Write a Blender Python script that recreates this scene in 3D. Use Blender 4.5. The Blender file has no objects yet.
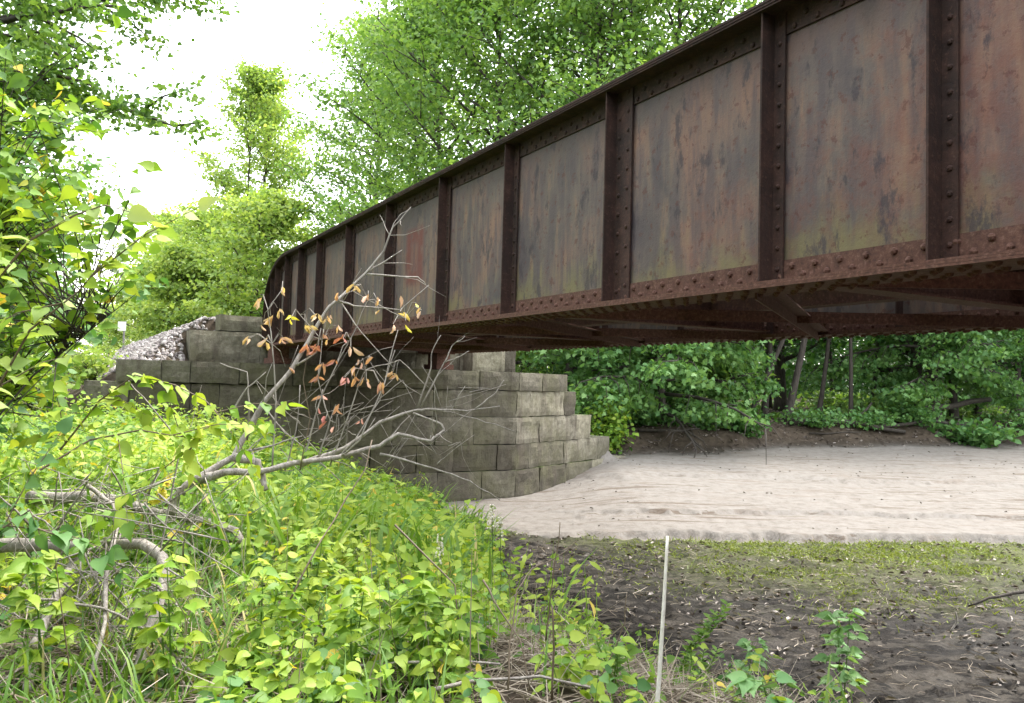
import bpy, math, random
import numpy as np
from mathutils import Matrix, Vector
R = math.radians
C = bpy.context.scene.collection
random.seed(5)
rng = np.random.default_rng(7)

# ------------------------------------------------------------------ frames
EYE = 2.6
F = 826.0
PITCH, ROLL = R(2.86), R(1.63)
CAM = Matrix.Translation((0, 0, EYE)) @ Matrix.Rotation(R(90) + PITCH, 4, 'X') @ Matrix.Rotation(ROLL, 4, 'Z')
def at(px, py, Y):
    """world point seen at photo pixel (px,py) lying Y metres ahead"""
    d = CAM.to_3x3() @ Vector(((px - 512) / F, -(py - 341.5) / F, -1))
    k = Y / d.y
    return Vector((d.x * k, d.y * k, EYE + d.z * k))
TH = R(28.6)
SN, CS = math.sin(TH), math.cos(TH)
def st(s, t):                       # bridge frame -> world xy
    return s * CS - t * SN, s * SN + t * CS
def tpx(px, s):                     # t of a pixel column on plane s
    u = (px - 512) / F
    return s * (CS - u * SN) / (SN + u * CS)

# ------------------------------------------------------------------ helpers
def tag(o, label=None, cat=None, group=None, kind=None):
    if label: o['label'] = label
    if cat: o['category'] = cat
    if group: o['group'] = group
    if kind: o['kind'] = kind
    return o
def empty(name, loc, rz=0.0, label=None, cat=None, group=None):
    o = bpy.data.objects.new(name, None); C.objects.link(o)
    o.location = loc; o.rotation_euler = (0, 0, rz); o.empty_display_size = .2
    return tag(o, label, cat, group)
def mesh_obj(name, V, Fc, mat, parent=None, smooth=False, attr=None):
    if attr is not None and isinstance(Fc, np.ndarray) and Fc.shape[1] == 3 and mat and mat.name.startswith(('leaf', 'grass')): smooth = True
    """V (n,3) array; Fc list of face tuples or an (m,k) int array"""
    V = np.asarray(V, dtype=np.float32).reshape(-1, 3)
    me = bpy.data.meshes.new(name)
    if isinstance(Fc, np.ndarray) and Fc.ndim == 2:
        m, k = Fc.shape
        loops = Fc.ravel().astype(np.int32); starts = np.arange(0, m * k, k, dtype=np.int32)
    else:
        loops = np.fromiter((i for f in Fc for i in f), dtype=np.int32)
        ln = np.fromiter((len(f) for f in Fc), dtype=np.int32)
        starts = np.concatenate(([0], np.cumsum(ln)[:-1])).astype(np.int32)
    me.vertices.add(len(V)); me.vertices.foreach_set('co', V.ravel())
    me.loops.add(len(loops)); me.loops.foreach_set('vertex_index', loops)
    me.polygons.add(len(starts)); me.polygons.foreach_set('loop_start', starts)
    me.update(calc_edges=True)
    me.polygons.foreach_set('use_smooth', np.full(len(starts), smooth, dtype=bool))
    if attr is not None:
        a = me.attributes.new('v', 'FLOAT', 'POINT'); a.data.foreach_set('value', np.asarray(attr, dtype=np.float32))
    me.validate(); me.update()
    if mat: me.materials.append(mat)
    o = bpy.data.objects.new(name, me); C.objects.link(o)
    if parent: o.parent = parent
    return o
class MB:
    def __init__(s): s.v = []; s.f = []; s.a = []
    def add(s, vs, fs, a=0.5):
        n = len(s.v); s.v.extend([tuple(p) for p in vs]); s.f.extend([tuple(i + n for i in f) for f in fs]); s.a.extend([a] * len(vs))
    def box(s, x0, x1, y0, y1, z0, z1, a=.5):
        s.add([(x0,y0,z0),(x1,y0,z0),(x1,y1,z0),(x0,y1,z0),(x0,y0,z1),(x1,y0,z1),(x1,y1,z1),(x0,y1,z1)],
              [(0,3,2,1),(4,5,6,7),(0,1,5,4),(1,2,6,5),(2,3,7,6),(3,0,4,7)], a)
    def beam(s, p, q, w, h, up=(0, 0, 1), a=.5):
        p, q = Vector(p), Vector(q); d = (q - p).normalized(); u = Vector(up)
        sd = d.cross(u).normalized(); u = sd.cross(d).normalized()
        c = [e + sd * (i * w / 2) + u * (j * h / 2) for e in (p, q) for i, j in ((-1,-1),(1,-1),(1,1),(-1,1))]
        s.add(c, [(0,1,2,3),(7,6,5,4),(0,4,5,1),(1,5,6,2),(2,6,7,3),(3,7,4,0)], a)
    def tube(s, pts, rad, n=6, a=.5):
        pts = [Vector(p) for p in pts]; m = len(pts)
        if m < 2: return
        base = len(s.v); ref = Vector((.31, .17, .93)).normalized(); prev = None
        for i, p in enumerate(pts):
            d = (pts[min(i + 1, m - 1)] - pts[max(i - 1, 0)])
            d = d.normalized() if d.length > 1e-9 else Vector((0, 0, 1))
            if prev is None:
                e1 = d.cross(ref if abs(d.dot(ref)) < .95 else Vector((1, 0, 0))).normalized()
            else:
                e1 = prev - d * prev.dot(d); e1 = e1.normalized() if e1.length > 1e-6 else d.orthogonal().normalized()
            prev = e1; e2 = d.cross(e1); r = rad[i]
            for k in range(n):
                an = 2 * math.pi * k / n
                q = p + e1 * (math.cos(an) * r) + e2 * (math.sin(an) * r); s.v.append((q.x, q.y, q.z)); s.a.append(a)
        for i in range(m - 1):
            for k in range(n):
                k2 = (k + 1) % n
                s.f.append((base + i*n + k, base + i*n + k2, base + (i+1)*n + k2, base + (i+1)*n + k))
        s.f.append(tuple(base + k for k in range(n))[::-1]); s.f.append(tuple(base + (m-1)*n + k for k in range(n)))
    def dome(s, c, nrm, r, h=None, a=.5, n=7):
        c = Vector(c); nrm = Vector(nrm).normalized(); h = h or r * .7
        e1 = nrm.orthogonal().normalized(); e2 = nrm.cross(e1); vs = []
        for rr, hh in ((1, 0), (.78, .62)):
            for k in range(n):
                an = 2 * math.pi * k / n; vs.append(c + (e1 * math.cos(an) + e2 * math.sin(an)) * (r * rr) + nrm * (h * hh))
        vs.append(c + nrm * h)
        fs = [(k, (k+1) % n, n + (k+1) % n, n + k) for k in range(n)] + [(n + k, n + (k+1) % n, 2*n) for k in range(n)]
        s.add(vs, fs, a)
    def build(s, name, mat, parent=None, smooth=False, attr=False):
        return mesh_obj(name, s.v, s.f, mat, parent, smooth, s.a if attr else None)

# numpy value noise
def _h(ix, iy, sd):
    n = (ix.astype(np.int64) * 374761393 + iy.astype(np.int64) * 668265263 + sd * 2147483) & 0x7fffffff
    n = ((n ^ (n >> 13)) * 1274126177) & 0x7fffffff
    return ((n ^ (n >> 16)) & 0xffff) / 65535.0
def vn(x, y, sd=0):
    x = np.asarray(x, float); y = np.asarray(y, float)
    ix = np.floor(x); iy = np.floor(y); fx = x - ix; fy = y - iy
    fx = fx*fx*(3-2*fx); fy = fy*fy*(3-2*fy)
    a = _h(ix, iy, sd); b = _h(ix+1, iy, sd); c = _h(ix, iy+1, sd); d = _h(ix+1, iy+1, sd)
    return (a*(1-fx)+b*fx)*(1-fy) + (c*(1-fx)+d*fx)*fy
def fbm(x, y, o=4, sd=0):
    r = 0; am = .5; x = np.asarray(x, float); y = np.asarray(y, float)
    for i in range(o): r = r + am * (vn(x, y, sd + i) - .5); x = x*2.03 + 7.1; y = y*2.03 + 3.7; am *= .5
    return r
def sm(x, a, b):
    t = np.clip((x - a) / (b - a), 0, 1); return t*t*(3-2*t)

# ------------------------------------------------------------------ materials
def mat(name):
    m = bpy.data.materials.new(name); m.use_nodes = True
    nt = m.node_tree; b = nt.nodes['Principled BSDF']; return m, nt, b
def N(nt, t, **k):
    n = nt.nodes.new(t)
    for a, v in k.items(): setattr(n, a, v)
    return n
def coords(nt, scale=(1,1,1), loc=(0,0,0)):
    tc = N(nt, 'ShaderNodeTexCoord'); mp = N(nt, 'ShaderNodeMapping'); mp.inputs['Scale'].default_value = scale; mp.inputs['Location'].default_value = loc
    nt.links.new(tc.outputs['Object'], mp.inputs[0]); return mp.outputs[0]
def noise(nt, vec, sc, det=5, rough=.55, dist=0):
    n = N(nt, 'ShaderNodeTexNoise'); n.inputs['Scale'].default_value = sc; n.inputs['Detail'].default_value = det
    n.inputs['Roughness'].default_value = rough; n.inputs['Distortion'].default_value = dist
    nt.links.new(vec, n.inputs['Vector']); return n.outputs['Fac']
def ramp(nt, fac, stops):
    r = N(nt, 'ShaderNodeValToRGB'); cr = r.color_ramp
    while len(cr.elements) < len(stops): cr.elements.new(.5)
    for e, (p, c) in zip(cr.elements, stops):
        e.position = p; e.color = (*c, 1) if not isinstance(c, (int, float)) else (c, c, c, 1)
    nt.links.new(fac, r.inputs[0]); return r.outputs[0]
def mix(nt, fac, a, b, mode='MIX'):
    m = N(nt, 'ShaderNodeMix', data_type='RGBA', blend_type=mode)
    for s, i in ((fac, 0), (a, 6), (b, 7)):
        if isinstance(s, (int, float)): m.inputs[i].default_value = s
        elif isinstance(s, tuple): m.inputs[i].default_value = (*s, 1)
        else: nt.links.new(s, m.inputs[i])
    return m.outputs[2]
def math_(nt, op, a, b=None, c=None):
    m = N(nt, 'ShaderNodeMath', operation=op)
    for i, s in enumerate((a, b, c)):
        if s is None: continue
        if isinstance(s, (int, float)): m.inputs[i].default_value = s
        else: nt.links.new(s, m.inputs[i])
    return m.outputs[0]
def bump(nt, b, h, st_=.5, dist=.02):
    n = N(nt, 'ShaderNodeBump'); n.inputs['Strength'].default_value = st_; n.inputs['Distance'].default_value = dist
    nt.links.new(h, n.inputs['Height']); nt.links.new(n.outputs[0], b.inputs['Normal'])

def leaf_mat(name, dark, mid, light, trans=.38, odd=None, rough=.5):
    m, nt, b = mat(name)
    at_ = N(nt, 'ShaderNodeAttribute', attribute_name='v')
    stops = [(0, dark), (.45, mid), (.93, light)]
    if odd: stops += [(.965, odd)]
    col = ramp(nt, at_.outputs['Fac'], stops)
    nt.links.new(col, b.inputs['Base Color']); b.inputs['Roughness'].default_value = rough
    b.inputs['Specular IOR Level'].default_value = .35
    tr = N(nt, 'ShaderNodeBsdfTranslucent'); tc = mix(nt, 1.0, col, (1.25, 1.2, .55), 'MULTIPLY')
    nt.links.new(tc, tr.inputs[0])
    ms = N(nt, 'ShaderNodeMixShader'); ms.inputs[0].default_value = trans
    nt.links.new(b.outputs[0], ms.inputs[1]); nt.links.new(tr.outputs[0], ms.inputs[2])
    nt.links.new(ms.outputs[0], nt.nodes['Material Output'].inputs[0]); return m
M = {}
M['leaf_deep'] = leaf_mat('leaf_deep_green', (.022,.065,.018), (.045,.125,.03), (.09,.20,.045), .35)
M['leaf_mid'] = leaf_mat('leaf_mid_green', (.055,.13,.03), (.125,.24,.06), (.24,.37,.10), .5)
M['leaf_maple'] = leaf_mat('leaf_maple', (.045,.12,.04), (.10,.23,.07), (.19,.34,.11), .42)
M['leaf_seedling'] = leaf_mat('leaf_seedling', (.10,.24,.09), (.19,.37,.14), (.28,.46,.19), .3)
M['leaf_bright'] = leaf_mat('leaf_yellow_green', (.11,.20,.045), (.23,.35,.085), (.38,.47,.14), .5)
M['leaf_weed'] = leaf_mat('leaf_weed', (.055,.14,.03), (.19,.34,.042), (.38,.48,.065), .4, (.62,.48,.08))
M['leaf_weed_blue'] = leaf_mat('leaf_cool_green', (.045,.13,.04), (.095,.22,.065), (.155,.29,.09), .38)
M['grass'] = leaf_mat('grass_blade', (.06,.14,.025), (.12,.24,.04), (.22,.33,.07), .4, (.5,.42,.18))
M['moss_grass'] = leaf_mat('short_moss_grass', (.08,.12,.02), (.15,.20,.03), (.24,.28,.05), .3)
M['leaf_wilt'] = leaf_mat('leaf_wilted', (.48,.18,.17), (.60,.38,.28), (.62,.48,.28), .35, (.66,.60,.08))
M['straw'] = leaf_mat('dry_stem', (.16,.12,.085), (.28,.23,.17), (.42,.36,.29), .1)
M['litter'] = leaf_mat('fallen_leaf', (.06,.045,.038), (.13,.105,.088), (.36,.32,.29), .05)
M['flower'] = leaf_mat('white_flower', (.7,.68,.62), (.78,.77,.72), (.85,.85,.8), .3)

def bark(name, c0, c1, sc=14):
    m, nt, b = mat(name); v = coords(nt, (1, 1, .22)); n = noise(nt, v, sc, 6, .65)
    c = ramp(nt, n, [(.3, c0), (.7, c1)]); nt.links.new(c, b.inputs['Base Color']); b.inputs['Roughness'].default_value = .9
    bump(nt, b, n, .8, .03); return m
M['bark'] = bark('bark_dark', (.022,.018,.014), (.070,.058,.048))
M['deadwood'] = bark('weathered_wood', (.18,.155,.135), (.46,.42,.38), 30)
M['stick'] = bark('pale_stick', (.80,.74,.66), (.92,.88,.82), 40)

def rust(name, web=False, k=1.0):
    m, nt, b = mat(name); v = coords(nt); L = nt.links
    vs = coords(nt, (1, 1, .16))
    n1 = noise(nt, v, 1.1, 7, .62, .4); n2 = noise(nt, v, 7, 8, .7, .2); n3 = noise(nt, vs, 9, 6, .6); n4 = noise(nt, v, 38, 5, .7)
    if not web:
        c = ramp(nt, n2, [(.25, (.020,.012,.010)), (.45, (.050,.024,.018)), (.6, (.088,.042,.031)), (.75, (.13,.078,.060))])
        c = mix(nt, ramp(nt, n3, [(.45, 0), (.62, .55)]), c, (.036,.024,.022))
        c = mix(nt, ramp(nt, n4, [(.56, 0), (.66, .6)]), c, (.15,.080,.058))
        c = mix(nt, ramp(nt, n4, [(.33, .75), (.42, 0)]), c, (.028,.020,.020))
        sx = N(nt, 'ShaderNodeSeparateXYZ'); L.new(v, sx.inputs[0])
        fr = N(nt, 'ShaderNodeMapRange'); L.new(math_(nt, 'ADD', sx.outputs[2], math_(nt, 'MULTIPLY', n2, .5)), fr.inputs[0]); fr.inputs[1].default_value = 3.95; fr.inputs[2].default_value = 3.45; fr.inputs[3].default_value = 0; fr.inputs[4].default_value = .75 if k == 1 else .35
        c = mix(nt, fr.outputs[0], c, ramp(nt, n4, [(.35, (.070,.028,.018)), (.55, (.145,.062,.042)), (.7, (.22,.13,.10))]))
    else:
        c = ramp(nt, n1, [(.32, (.048,.043,.046)), (.46, (.090,.074,.064)), (.60, (.132,.082,.062))])
        c = mix(nt, ramp(nt, n3, [(.40, .7), (.56, 0)]), c, (.052,.042,.047))
        c = mix(nt, ramp(nt, n3, [(.56, 0), (.70, .6)]), c, (.17,.105,.068))
        # rust bleeding in from the lower and nearer end
        sx = N(nt, 'ShaderNodeSeparateXYZ'); L.new(v, sx.inputs[0])
        z, y = sx.outputs[2], sx.outputs[1]
        red = math_(nt, 'ADD', math_(nt, 'MULTIPLY', math_(nt, 'SUBTRACT', 3.95, z), .30), math_(nt, 'MULTIPLY', math_(nt, 'SUBTRACT', 3.6, y), .16))
        redf = math_(nt, 'MULTIPLY', math_(nt, 'ADD', red, math_(nt, 'MULTIPLY', math_(nt, 'SUBTRACT', n2, .5), 1.8)), 1.3)
        cl = N(nt, 'ShaderNodeClamp'); L.new(redf, cl.inputs[0]); cl.inputs[2].default_value = .5
        c = mix(nt, cl.outputs[0], c, (.120,.045,.030))
        # algae band low on the plates
        g = N(nt, 'ShaderNodeMapRange', interpolation_type='SMOOTHSTEP'); L.new(math_(nt, 'ADD', z, math_(nt, 'MULTIPLY', n3, -.75)), g.inputs[0])
        g.inputs[1].default_value = 3.32; g.inputs[2].default_value = 2.98; g.inputs[3].default_value = 0; g.inputs[4].default_value = 1
        gg = math_(nt, 'MULTIPLY', g.outputs[0], ramp(nt, noise(nt, v, 2.1, 5, .6), [(.40, .0), (.56, .85)]))
        gg = math_(nt, 'MULTIPLY', gg, math_(nt, 'LESS_THAN', sx.outputs[0], 5.0))
        c = mix(nt, gg, c, (.115,.105,.048))
        # pits, scabs and black drips
        c = mix(nt, ramp(nt, noise(nt, v, 13, 7, .72), [(.57, 0), (.61, .6)]), c, (.062,.020,.017))
        c = mix(nt, ramp(nt, noise(nt, coords(nt, (1,1,.45), (3,1,5)), 6, 7, .7), [(.56, 0), (.63, .8)]), c, (.030,.024,.030))
        top = N(nt, 'ShaderNodeMapRange', interpolation_type='SMOOTHSTEP'); L.new(math_(nt, 'ADD', z, math_(nt, 'MULTIPLY', n3, .9)), top.inputs[0])
        top.inputs[1].default_value = 4.95; top.inputs[2].default_value = 5.35
        c = mix(nt, math_(nt, 'MULTIPLY', top.outputs[0], .8), c, (.028,.026,.031))
        # faded red painted panel mark
        def band(val, lo, hi, e=.05):
            a = N(nt, 'ShaderNodeMapRange'); L.new(val, a.inputs[0]); a.inputs[1].default_value = lo - e; a.inputs[2].default_value = lo + e
            d = N(nt, 'ShaderNodeMapRange'); L.new(val, d.inputs[0]); d.inputs[1].default_value = hi + e; d.inputs[2].default_value = hi - e
            return math_(nt, 'MULTIPLY', a.outputs[0], d.outputs[0])
        mk = math_(nt, 'MULTIPLY', band(y, 9.2, 9.75), band(z, 3.78, 4.46))
        inn = math_(nt, 'MULTIPLY', band(y, 9.36, 9.6, .03), band(z, 3.93, 4.3, .03))
        mk = math_(nt, 'MULTIPLY', math_(nt, 'SUBTRACT', mk, math_(nt, 'MULTIPLY', inn, .5)), ramp(nt, n2, [(.35, .35), (.5, .95)]))
        c = mix(nt, mk, c, (.095,.028,.024))
    if k != 1: c = mix(nt, 1.0, c, (k, k*.93, k*.93), 'MULTIPLY')
    L.new(c, b.inputs['Base Color']); b.inputs['Roughness'].default_value = .72 if web else .85
    b.inputs['Metallic'].default_value = .15
    h = math_(nt, 'ADD', math_(nt, 'MULTIPLY', n2, .6), math_(nt, 'MULTIPLY', n4, .5)); bump(nt, b, h, .55, .012)
    return m
M['rust'] = rust('rusted_steel'); M['web'] = rust('weathered_web_steel', True, 1.38); M['rust_dark'] = rust('dark_rusted_steel', False, .6)

def stone():
    m, nt, b = mat('weathered_sandstone'); v = coords(nt); L = nt.links
    n1 = noise(nt, v, 1.3, 6, .6); n2 = noise(nt, v, 9, 8, .7); n3 = noise(nt, coords(nt, (1, 1, .15)), 5, 5, .6); n4 = noise(nt, v, 45, 4, .7)
    c = ramp(nt, n2, [(.3, (.098,.088,.066)), (.5, (.178,.165,.128)), (.72, (.255,.242,.195))])
    at_ = N(nt, 'ShaderNodeAttribute', attribute_name='v')
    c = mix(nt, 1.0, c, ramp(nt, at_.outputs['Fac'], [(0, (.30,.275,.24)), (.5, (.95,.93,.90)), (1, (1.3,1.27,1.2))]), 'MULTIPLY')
    c = mix(nt, ramp(nt, n1, [(.46, 0), (.64, .55)]), c, (.105,.10,.05))
    c = mix(nt, ramp(nt, n3, [(.5, 0), (.66, .6)]), c, (.07,.055,.042))
    c = mix(nt, ramp(nt, n4, [(.30, .7), (.40, 0)]), c, (.06,.05,.04))
    ge = N(nt, 'ShaderNodeNewGeometry'); sz = N(nt, 'ShaderNodeSeparateXYZ'); L.new(ge.outputs['Normal'], sz.inputs[0])
    c = mix(nt, math_(nt, 'MULTIPLY', ramp(nt, sz.outputs[2], [(.45, 0), (.8, .9)]), ramp(nt, n1, [(.44, 0), (.54, 1)])), c, (.07,.10,.02))
    L.new(c, b.inputs['Base Color']); b.inputs['Roughness'].default_value = .93
    bump(nt, b, math_(nt, 'ADD', math_(nt, 'MULTIPLY', n2, .7), math_(nt, 'MULTIPLY', n4, .35)), .9, .04); return m
M['stone'] = stone()
def flat(name, c, rough=.9, var=.25, sc=20, bd=.02):
    m, nt, b = mat(name); v = coords(nt); n = noise(nt, v, sc, 6, .65)
    lo = tuple(x * (1 - var) for x in c); hi = tuple(min(1, x * (1 + var)) for x in c)
    nt.links.new(ramp(nt, n, [(.3, lo), (.7, hi)]), b.inputs['Base Color']); b.inputs['Roughness'].default_value = rough
    bump(nt, b, n, .5, bd); return m
M['mortar'] = flat('dark_joint', (.05,.045,.035)); M['timber'] = flat('old_timber', (.06,.045,.035)); M['white'] = flat('white_paint', (.78,.77,.73), .6, .06)
M['post'] = flat('grey_post', (.22,.21,.2))
def gravel_mat():
    m, nt, b = mat('ballast_stone'); at_ = N(nt, 'ShaderNodeAttribute', attribute_name='v')
    nt.links.new(ramp(nt, at_.outputs['Fac'], [(0, (.12,.10,.10)), (.5, (.28,.25,.245)), (1, (.48,.45,.44))]), b.inputs['Base Color']); b.inputs['Roughness'].default_value = .9; return m
M['gravel'] = gravel_mat()

# ground: sand / mud / earth by the material weights stored on the sheet
def ground_mat():
    m, nt, b = mat('creek_ground'); L = nt.links; v = coords(nt)
    A = lambda k: N(nt, 'ShaderNodeAttribute', attribute_name=k).outputs['Fac']
    n1 = noise(nt, v, .6, 5, .6); n2 = noise(nt, v, 5, 8, .7); n3 = noise(nt, v, 28, 6, .75); n4 = noise(nt, coords(nt, (.35, 1.6, 1)), 2.2, 8, .72, .6)
    sand = ramp(nt, n2, [(.3, (.125,.111,.098)), (.5, (.182,.167,.150)), (.75, (.225,.210,.193))])
    sand = mix(nt, ramp(nt, n4, [(.55, 0), (.64, .65)]), sand, (.15,.125,.105))
    n6 = noise(nt, coords(nt, (.22, 2.2, 1), (4, 2, 0)), 1.6, 9, .7, .5); sand = mix(nt, ramp(nt, n6, [(.57, 0), (.605, .85)]), sand, (.10,.078,.060))
    sand = mix(nt, ramp(nt, n3, [(.68, 0), (.74, .7)]), sand, (.16,.12,.09))
    mud = ramp(nt, n2, [(.40, (.014,.012,.010)), (.52, (.042,.037,.031)), (.72, (.082,.073,.063))])
    mud = mix(nt, ramp(nt, n1, [(.38, .0), (.66, .5)]), mud, (.078,.068,.057))
    mud = mix(nt, ramp(nt, n4, [(.45, .95), (.53, 0)]), mud, (.010,.008,.007))
    n5 = noise(nt, coords(nt, (1, 2.1, 1)), 3.2, 9, .72, .3); mud = mix(nt, ramp(nt, n5, [(.435, .95), (.475, 0)]), mud, (.004,.003,.0025))
    mud = mix(nt, ramp(nt, n5, [(.62, 0), (.68, .5)]), mud, (.13,.115,.10))
    mud = mix(nt, math_(nt, 'MULTIPLY', A('moss'), ramp(nt, n3, [(.38, 0), (.54, .85)])), mud, (.09,.105,.03))
    earth = ramp(nt, n2, [(.3, (.035,.027,.02)), (.55, (.075,.058,.043)), (.8, (.14,.115,.09))])
    c = mix(nt, A('sand'), mud, sand); c = mix(nt, A('earth'), c, earth)
    L.new(c, b.inputs['Base Color']); b.inputs['Specular IOR Level'].default_value = .12
    wet = math_(nt, 'MULTIPLY', math_(nt, 'SUBTRACT', 1.0, A('sand')), math_(nt, 'SUBTRACT', 1.0, A('earth')))
    ro = math_(nt, 'SUBTRACT', .95, math_(nt, 'MULTIPLY', wet, ramp(nt, n1, [(.4, .45), (.6, .15)]))); L.new(ro, b.inputs['Roughness'])
    bump(nt, b, math_(nt, 'ADD', math_(nt, 'ADD', math_(nt, 'MULTIPLY', n2, .6), math_(nt, 'MULTIPLY', n3, .35)), math_(nt, 'MULTIPLY', n4, math_(nt, 'SUBTRACT', .75, math_(nt, 'MULTIPLY', A('sand'), .65)))), .8, .06)
    return m
M['ground'] = ground_mat()

# ------------------------------------------------------------------ terrain
def sdist(X, Y, poly):
    """signed distance to an open polyline, positive on its left-hand side"""
    best = np.full(np.shape(X), 1e9); sg = np.ones(np.shape(X))
    for (ax, ay), (bx, by) in zip(poly[:-1], poly[1:]):
        dx, dy = bx - ax, by - ay; l2 = dx*dx + dy*dy
        u = np.clip(((X - ax)*dx + (Y - ay)*dy) / l2, 0, 1)
        qx = X - ax - u*dx; qy = Y - ay - u*dy; d = np.hypot(qx, qy)
        cr = dx*(Y - ay) - dy*(X - ax); m = d < best
        best = np.where(m, d, best); sg = np.where(m, np.sign(cr) + (cr == 0), sg)
    return best * sg
TOE = [(40, 4.2), (14, 4.6), (7, 5.4), (3.4, 6.6), (1.5, 7.9), (.75, 9.6), (-.35, 12.6), (-1.7, 15.8), (-3.2, 18), (-3, 24), (-3, 60)]
TOE = TOE[::-1]
TOE = [(x, y) for x, y in TOE]
EDGE = [(-4.0, 18.5), (-1.6, 16.2), (-.4, 15.2), (.5, 14.35), (2.6, 14.15), (5, 14.4), (9, 14.9), (14, 15), (60, 16)]
FAR = [(-2, 26), (1.5, 24.4), (3.3, 23.3), (5.2, 23.9), (8.5, 26.2), (12, 27.6), (17, 28.8), (26, 31), (60, 36)]
def terrain(X, Y):
    X = np.asarray(X, float); Y = np.asarray(Y, float)
    s = X*CS + Y*SN; t = -X*SN + Y*CS
    wob = fbm(X*.7, Y*.7, 4, 3)
    db = -sdist(X, Y, TOE) + wob*.9                    # >0 : near / left bank
    bank = 1.15 * sm(db, -.2, 4.3) + .5 * sm(db, 6, 30) * 0
    de = sdist(X, Y, EDGE) + fbm(X*1.1, Y*1.1, 4, 11)*.9 + fbm(X*5, Y*5, 3, 31)*.22     # >0 : onto the sand
    dl2 = de - 5.2 - 2.6*fbm(X*.22 + 5, Y*.7, 4, 79)
    dl = de - 1.7 - 1.9*fbm(X*.3, Y*.9, 4, 77)
    shelf = (.14*sm(de, -.02, .07) + .05*np.clip(de - .1, 0, 16)*.9 + .075*sm(dl, 0, .06) + .07*sm(dl2, 0, .12)) * (.25 + .75*sm(X, .2, 3.0))
    sandw = sm(de, -.14, -.03)
    df = sdist(X, Y, FAR) + wob*1.6
    farb = .62 * sm(df, -.3, 1.6) + .6 * sm(df, 2, 25)
    z = shelf + farb
    z = np.where(db > 0, np.maximum(z*0 + bank, z*(1 - sm(db, 0, 1.5))), z)
    # embankment behind the abutment
    tw = 16 + np.where(s > 8.9, (s - 8.9)*.541, np.where(s < 2.1, (2.1 - s)*.541, 0))
    prof = 3.72 - np.maximum(0, np.abs(s - 5.6) - 3.0) / 1.5
    cap = 2.7 * sm(t - tw, .35, .6) + (3.72 - 2.7) * np.where(s < 2.2, sm(t, 16.9, 18.9), sm(t, 17.9, 18.15))
    emb = np.minimum(prof, cap)
    z = np.maximum(z, emb)
    embw = sm(emb - .9, 0, .2) 
    # surface roughness
    mudw = (1 - sandw) * (1 - sm(db, -.2, .8))
    clod = fbm(X*4.5, Y*6, 4, 21); crack = np.abs(fbm(X*1.6, Y*3.4, 3, 41))
    z = z + mudw * (.13*clod + .035*fbm(X*13, Y*16, 3, 51) - .06*sm(.035 - crack, 0, .035)) + sandw*(1 - sm(df, -.3, 1))*(.05*fbm(X*.9, Y*2.8, 4, 61))
    z = z + sm(db, .2, 1.5)*.12*fbm(X*1.5, Y*1.5, 4, 71) + sm(df, -.2, .8)*.22*fbm(X*1.1, Y*1.3, 4, 81)
    return z, sandw*(1 - sm(df, -.5, .3)) * (1 - sm(db, .3, 1.0)), np.maximum(np.maximum(sm(db, .2, 1.6), sm(df, -.3, .6)), embw), de, db, df
def hz(x, y): return float(terrain(np.array([x]), np.array([y]))[0][0])
def axis(segs):
    out = []
    for a, b, st_ in segs: out.append(np.arange(a, b, st_))
    return np.concatenate(out + [np.array([segs[-1][1]])])
gx = axis([(-400,-60,40),(-60,-20,4),(-20,-7,.5),(-7,-1,.14),(-1,12,.055),(12,24,.16),(24,60,2),(60,400,40)])
gy = axis([(-60,-12,6),(-12,2,.5),(2,5,.12),(5,17,.055),(17,32,.13),(32,50,.8),(50,100,5),(100,700,50)])
GX, GY = np.meshgrid(gx, gy); Z, SW, EW, DE, DB, DF = terrain(GX, GY)
nx, ny = len(gx), len(gy)
ii = (np.arange(ny-1)[:, None]*nx + np.arange(nx-1)[None, :]).ravel()
Fq = np.stack([ii, ii+1, ii+nx+1, ii+nx], 1)
ground = mesh_obj('ground', np.stack([GX, GY, Z], -1).reshape(-1, 3), Fq, M['ground'], smooth=True)
mossw = np.clip((sm(-DE, 5.0, .1) * sm(GX, .5, 6.5) * 1.2 + .35*sm(-DE, 1.0, 0)), 0, 1)*(DE < 0)
mossw = np.clip(mossw + 1.4*fbm(GX*1.1, GY*1.1, 3, 91)*(mossw > .05), 0, 1)
for k, a in (('sand', SW), ('earth', EW), ('moss', mossw)):
    q = ground.data.attributes.new(k, 'FLOAT', 'POINT'); q.data.foreach_set('value', a.ravel().astype(np.float32))
tag(ground, 'creek bed of pale sand and dark mud between earth banks', None, None, 'structure')

def hit(px, py):
    """distance ahead at which the view through a photo pixel meets the terrain"""
    Ys = np.arange(2.2, 40, .05); P = np.array([tuple(at(px, py, float(q))) for q in Ys]); zz = terrain(P[:, 0], P[:, 1])[0]
    k = int(np.argmax(P[:, 2] < zz)); return float(Ys[k]) if (P[:, 2] < zz).any() else 8.0
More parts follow.
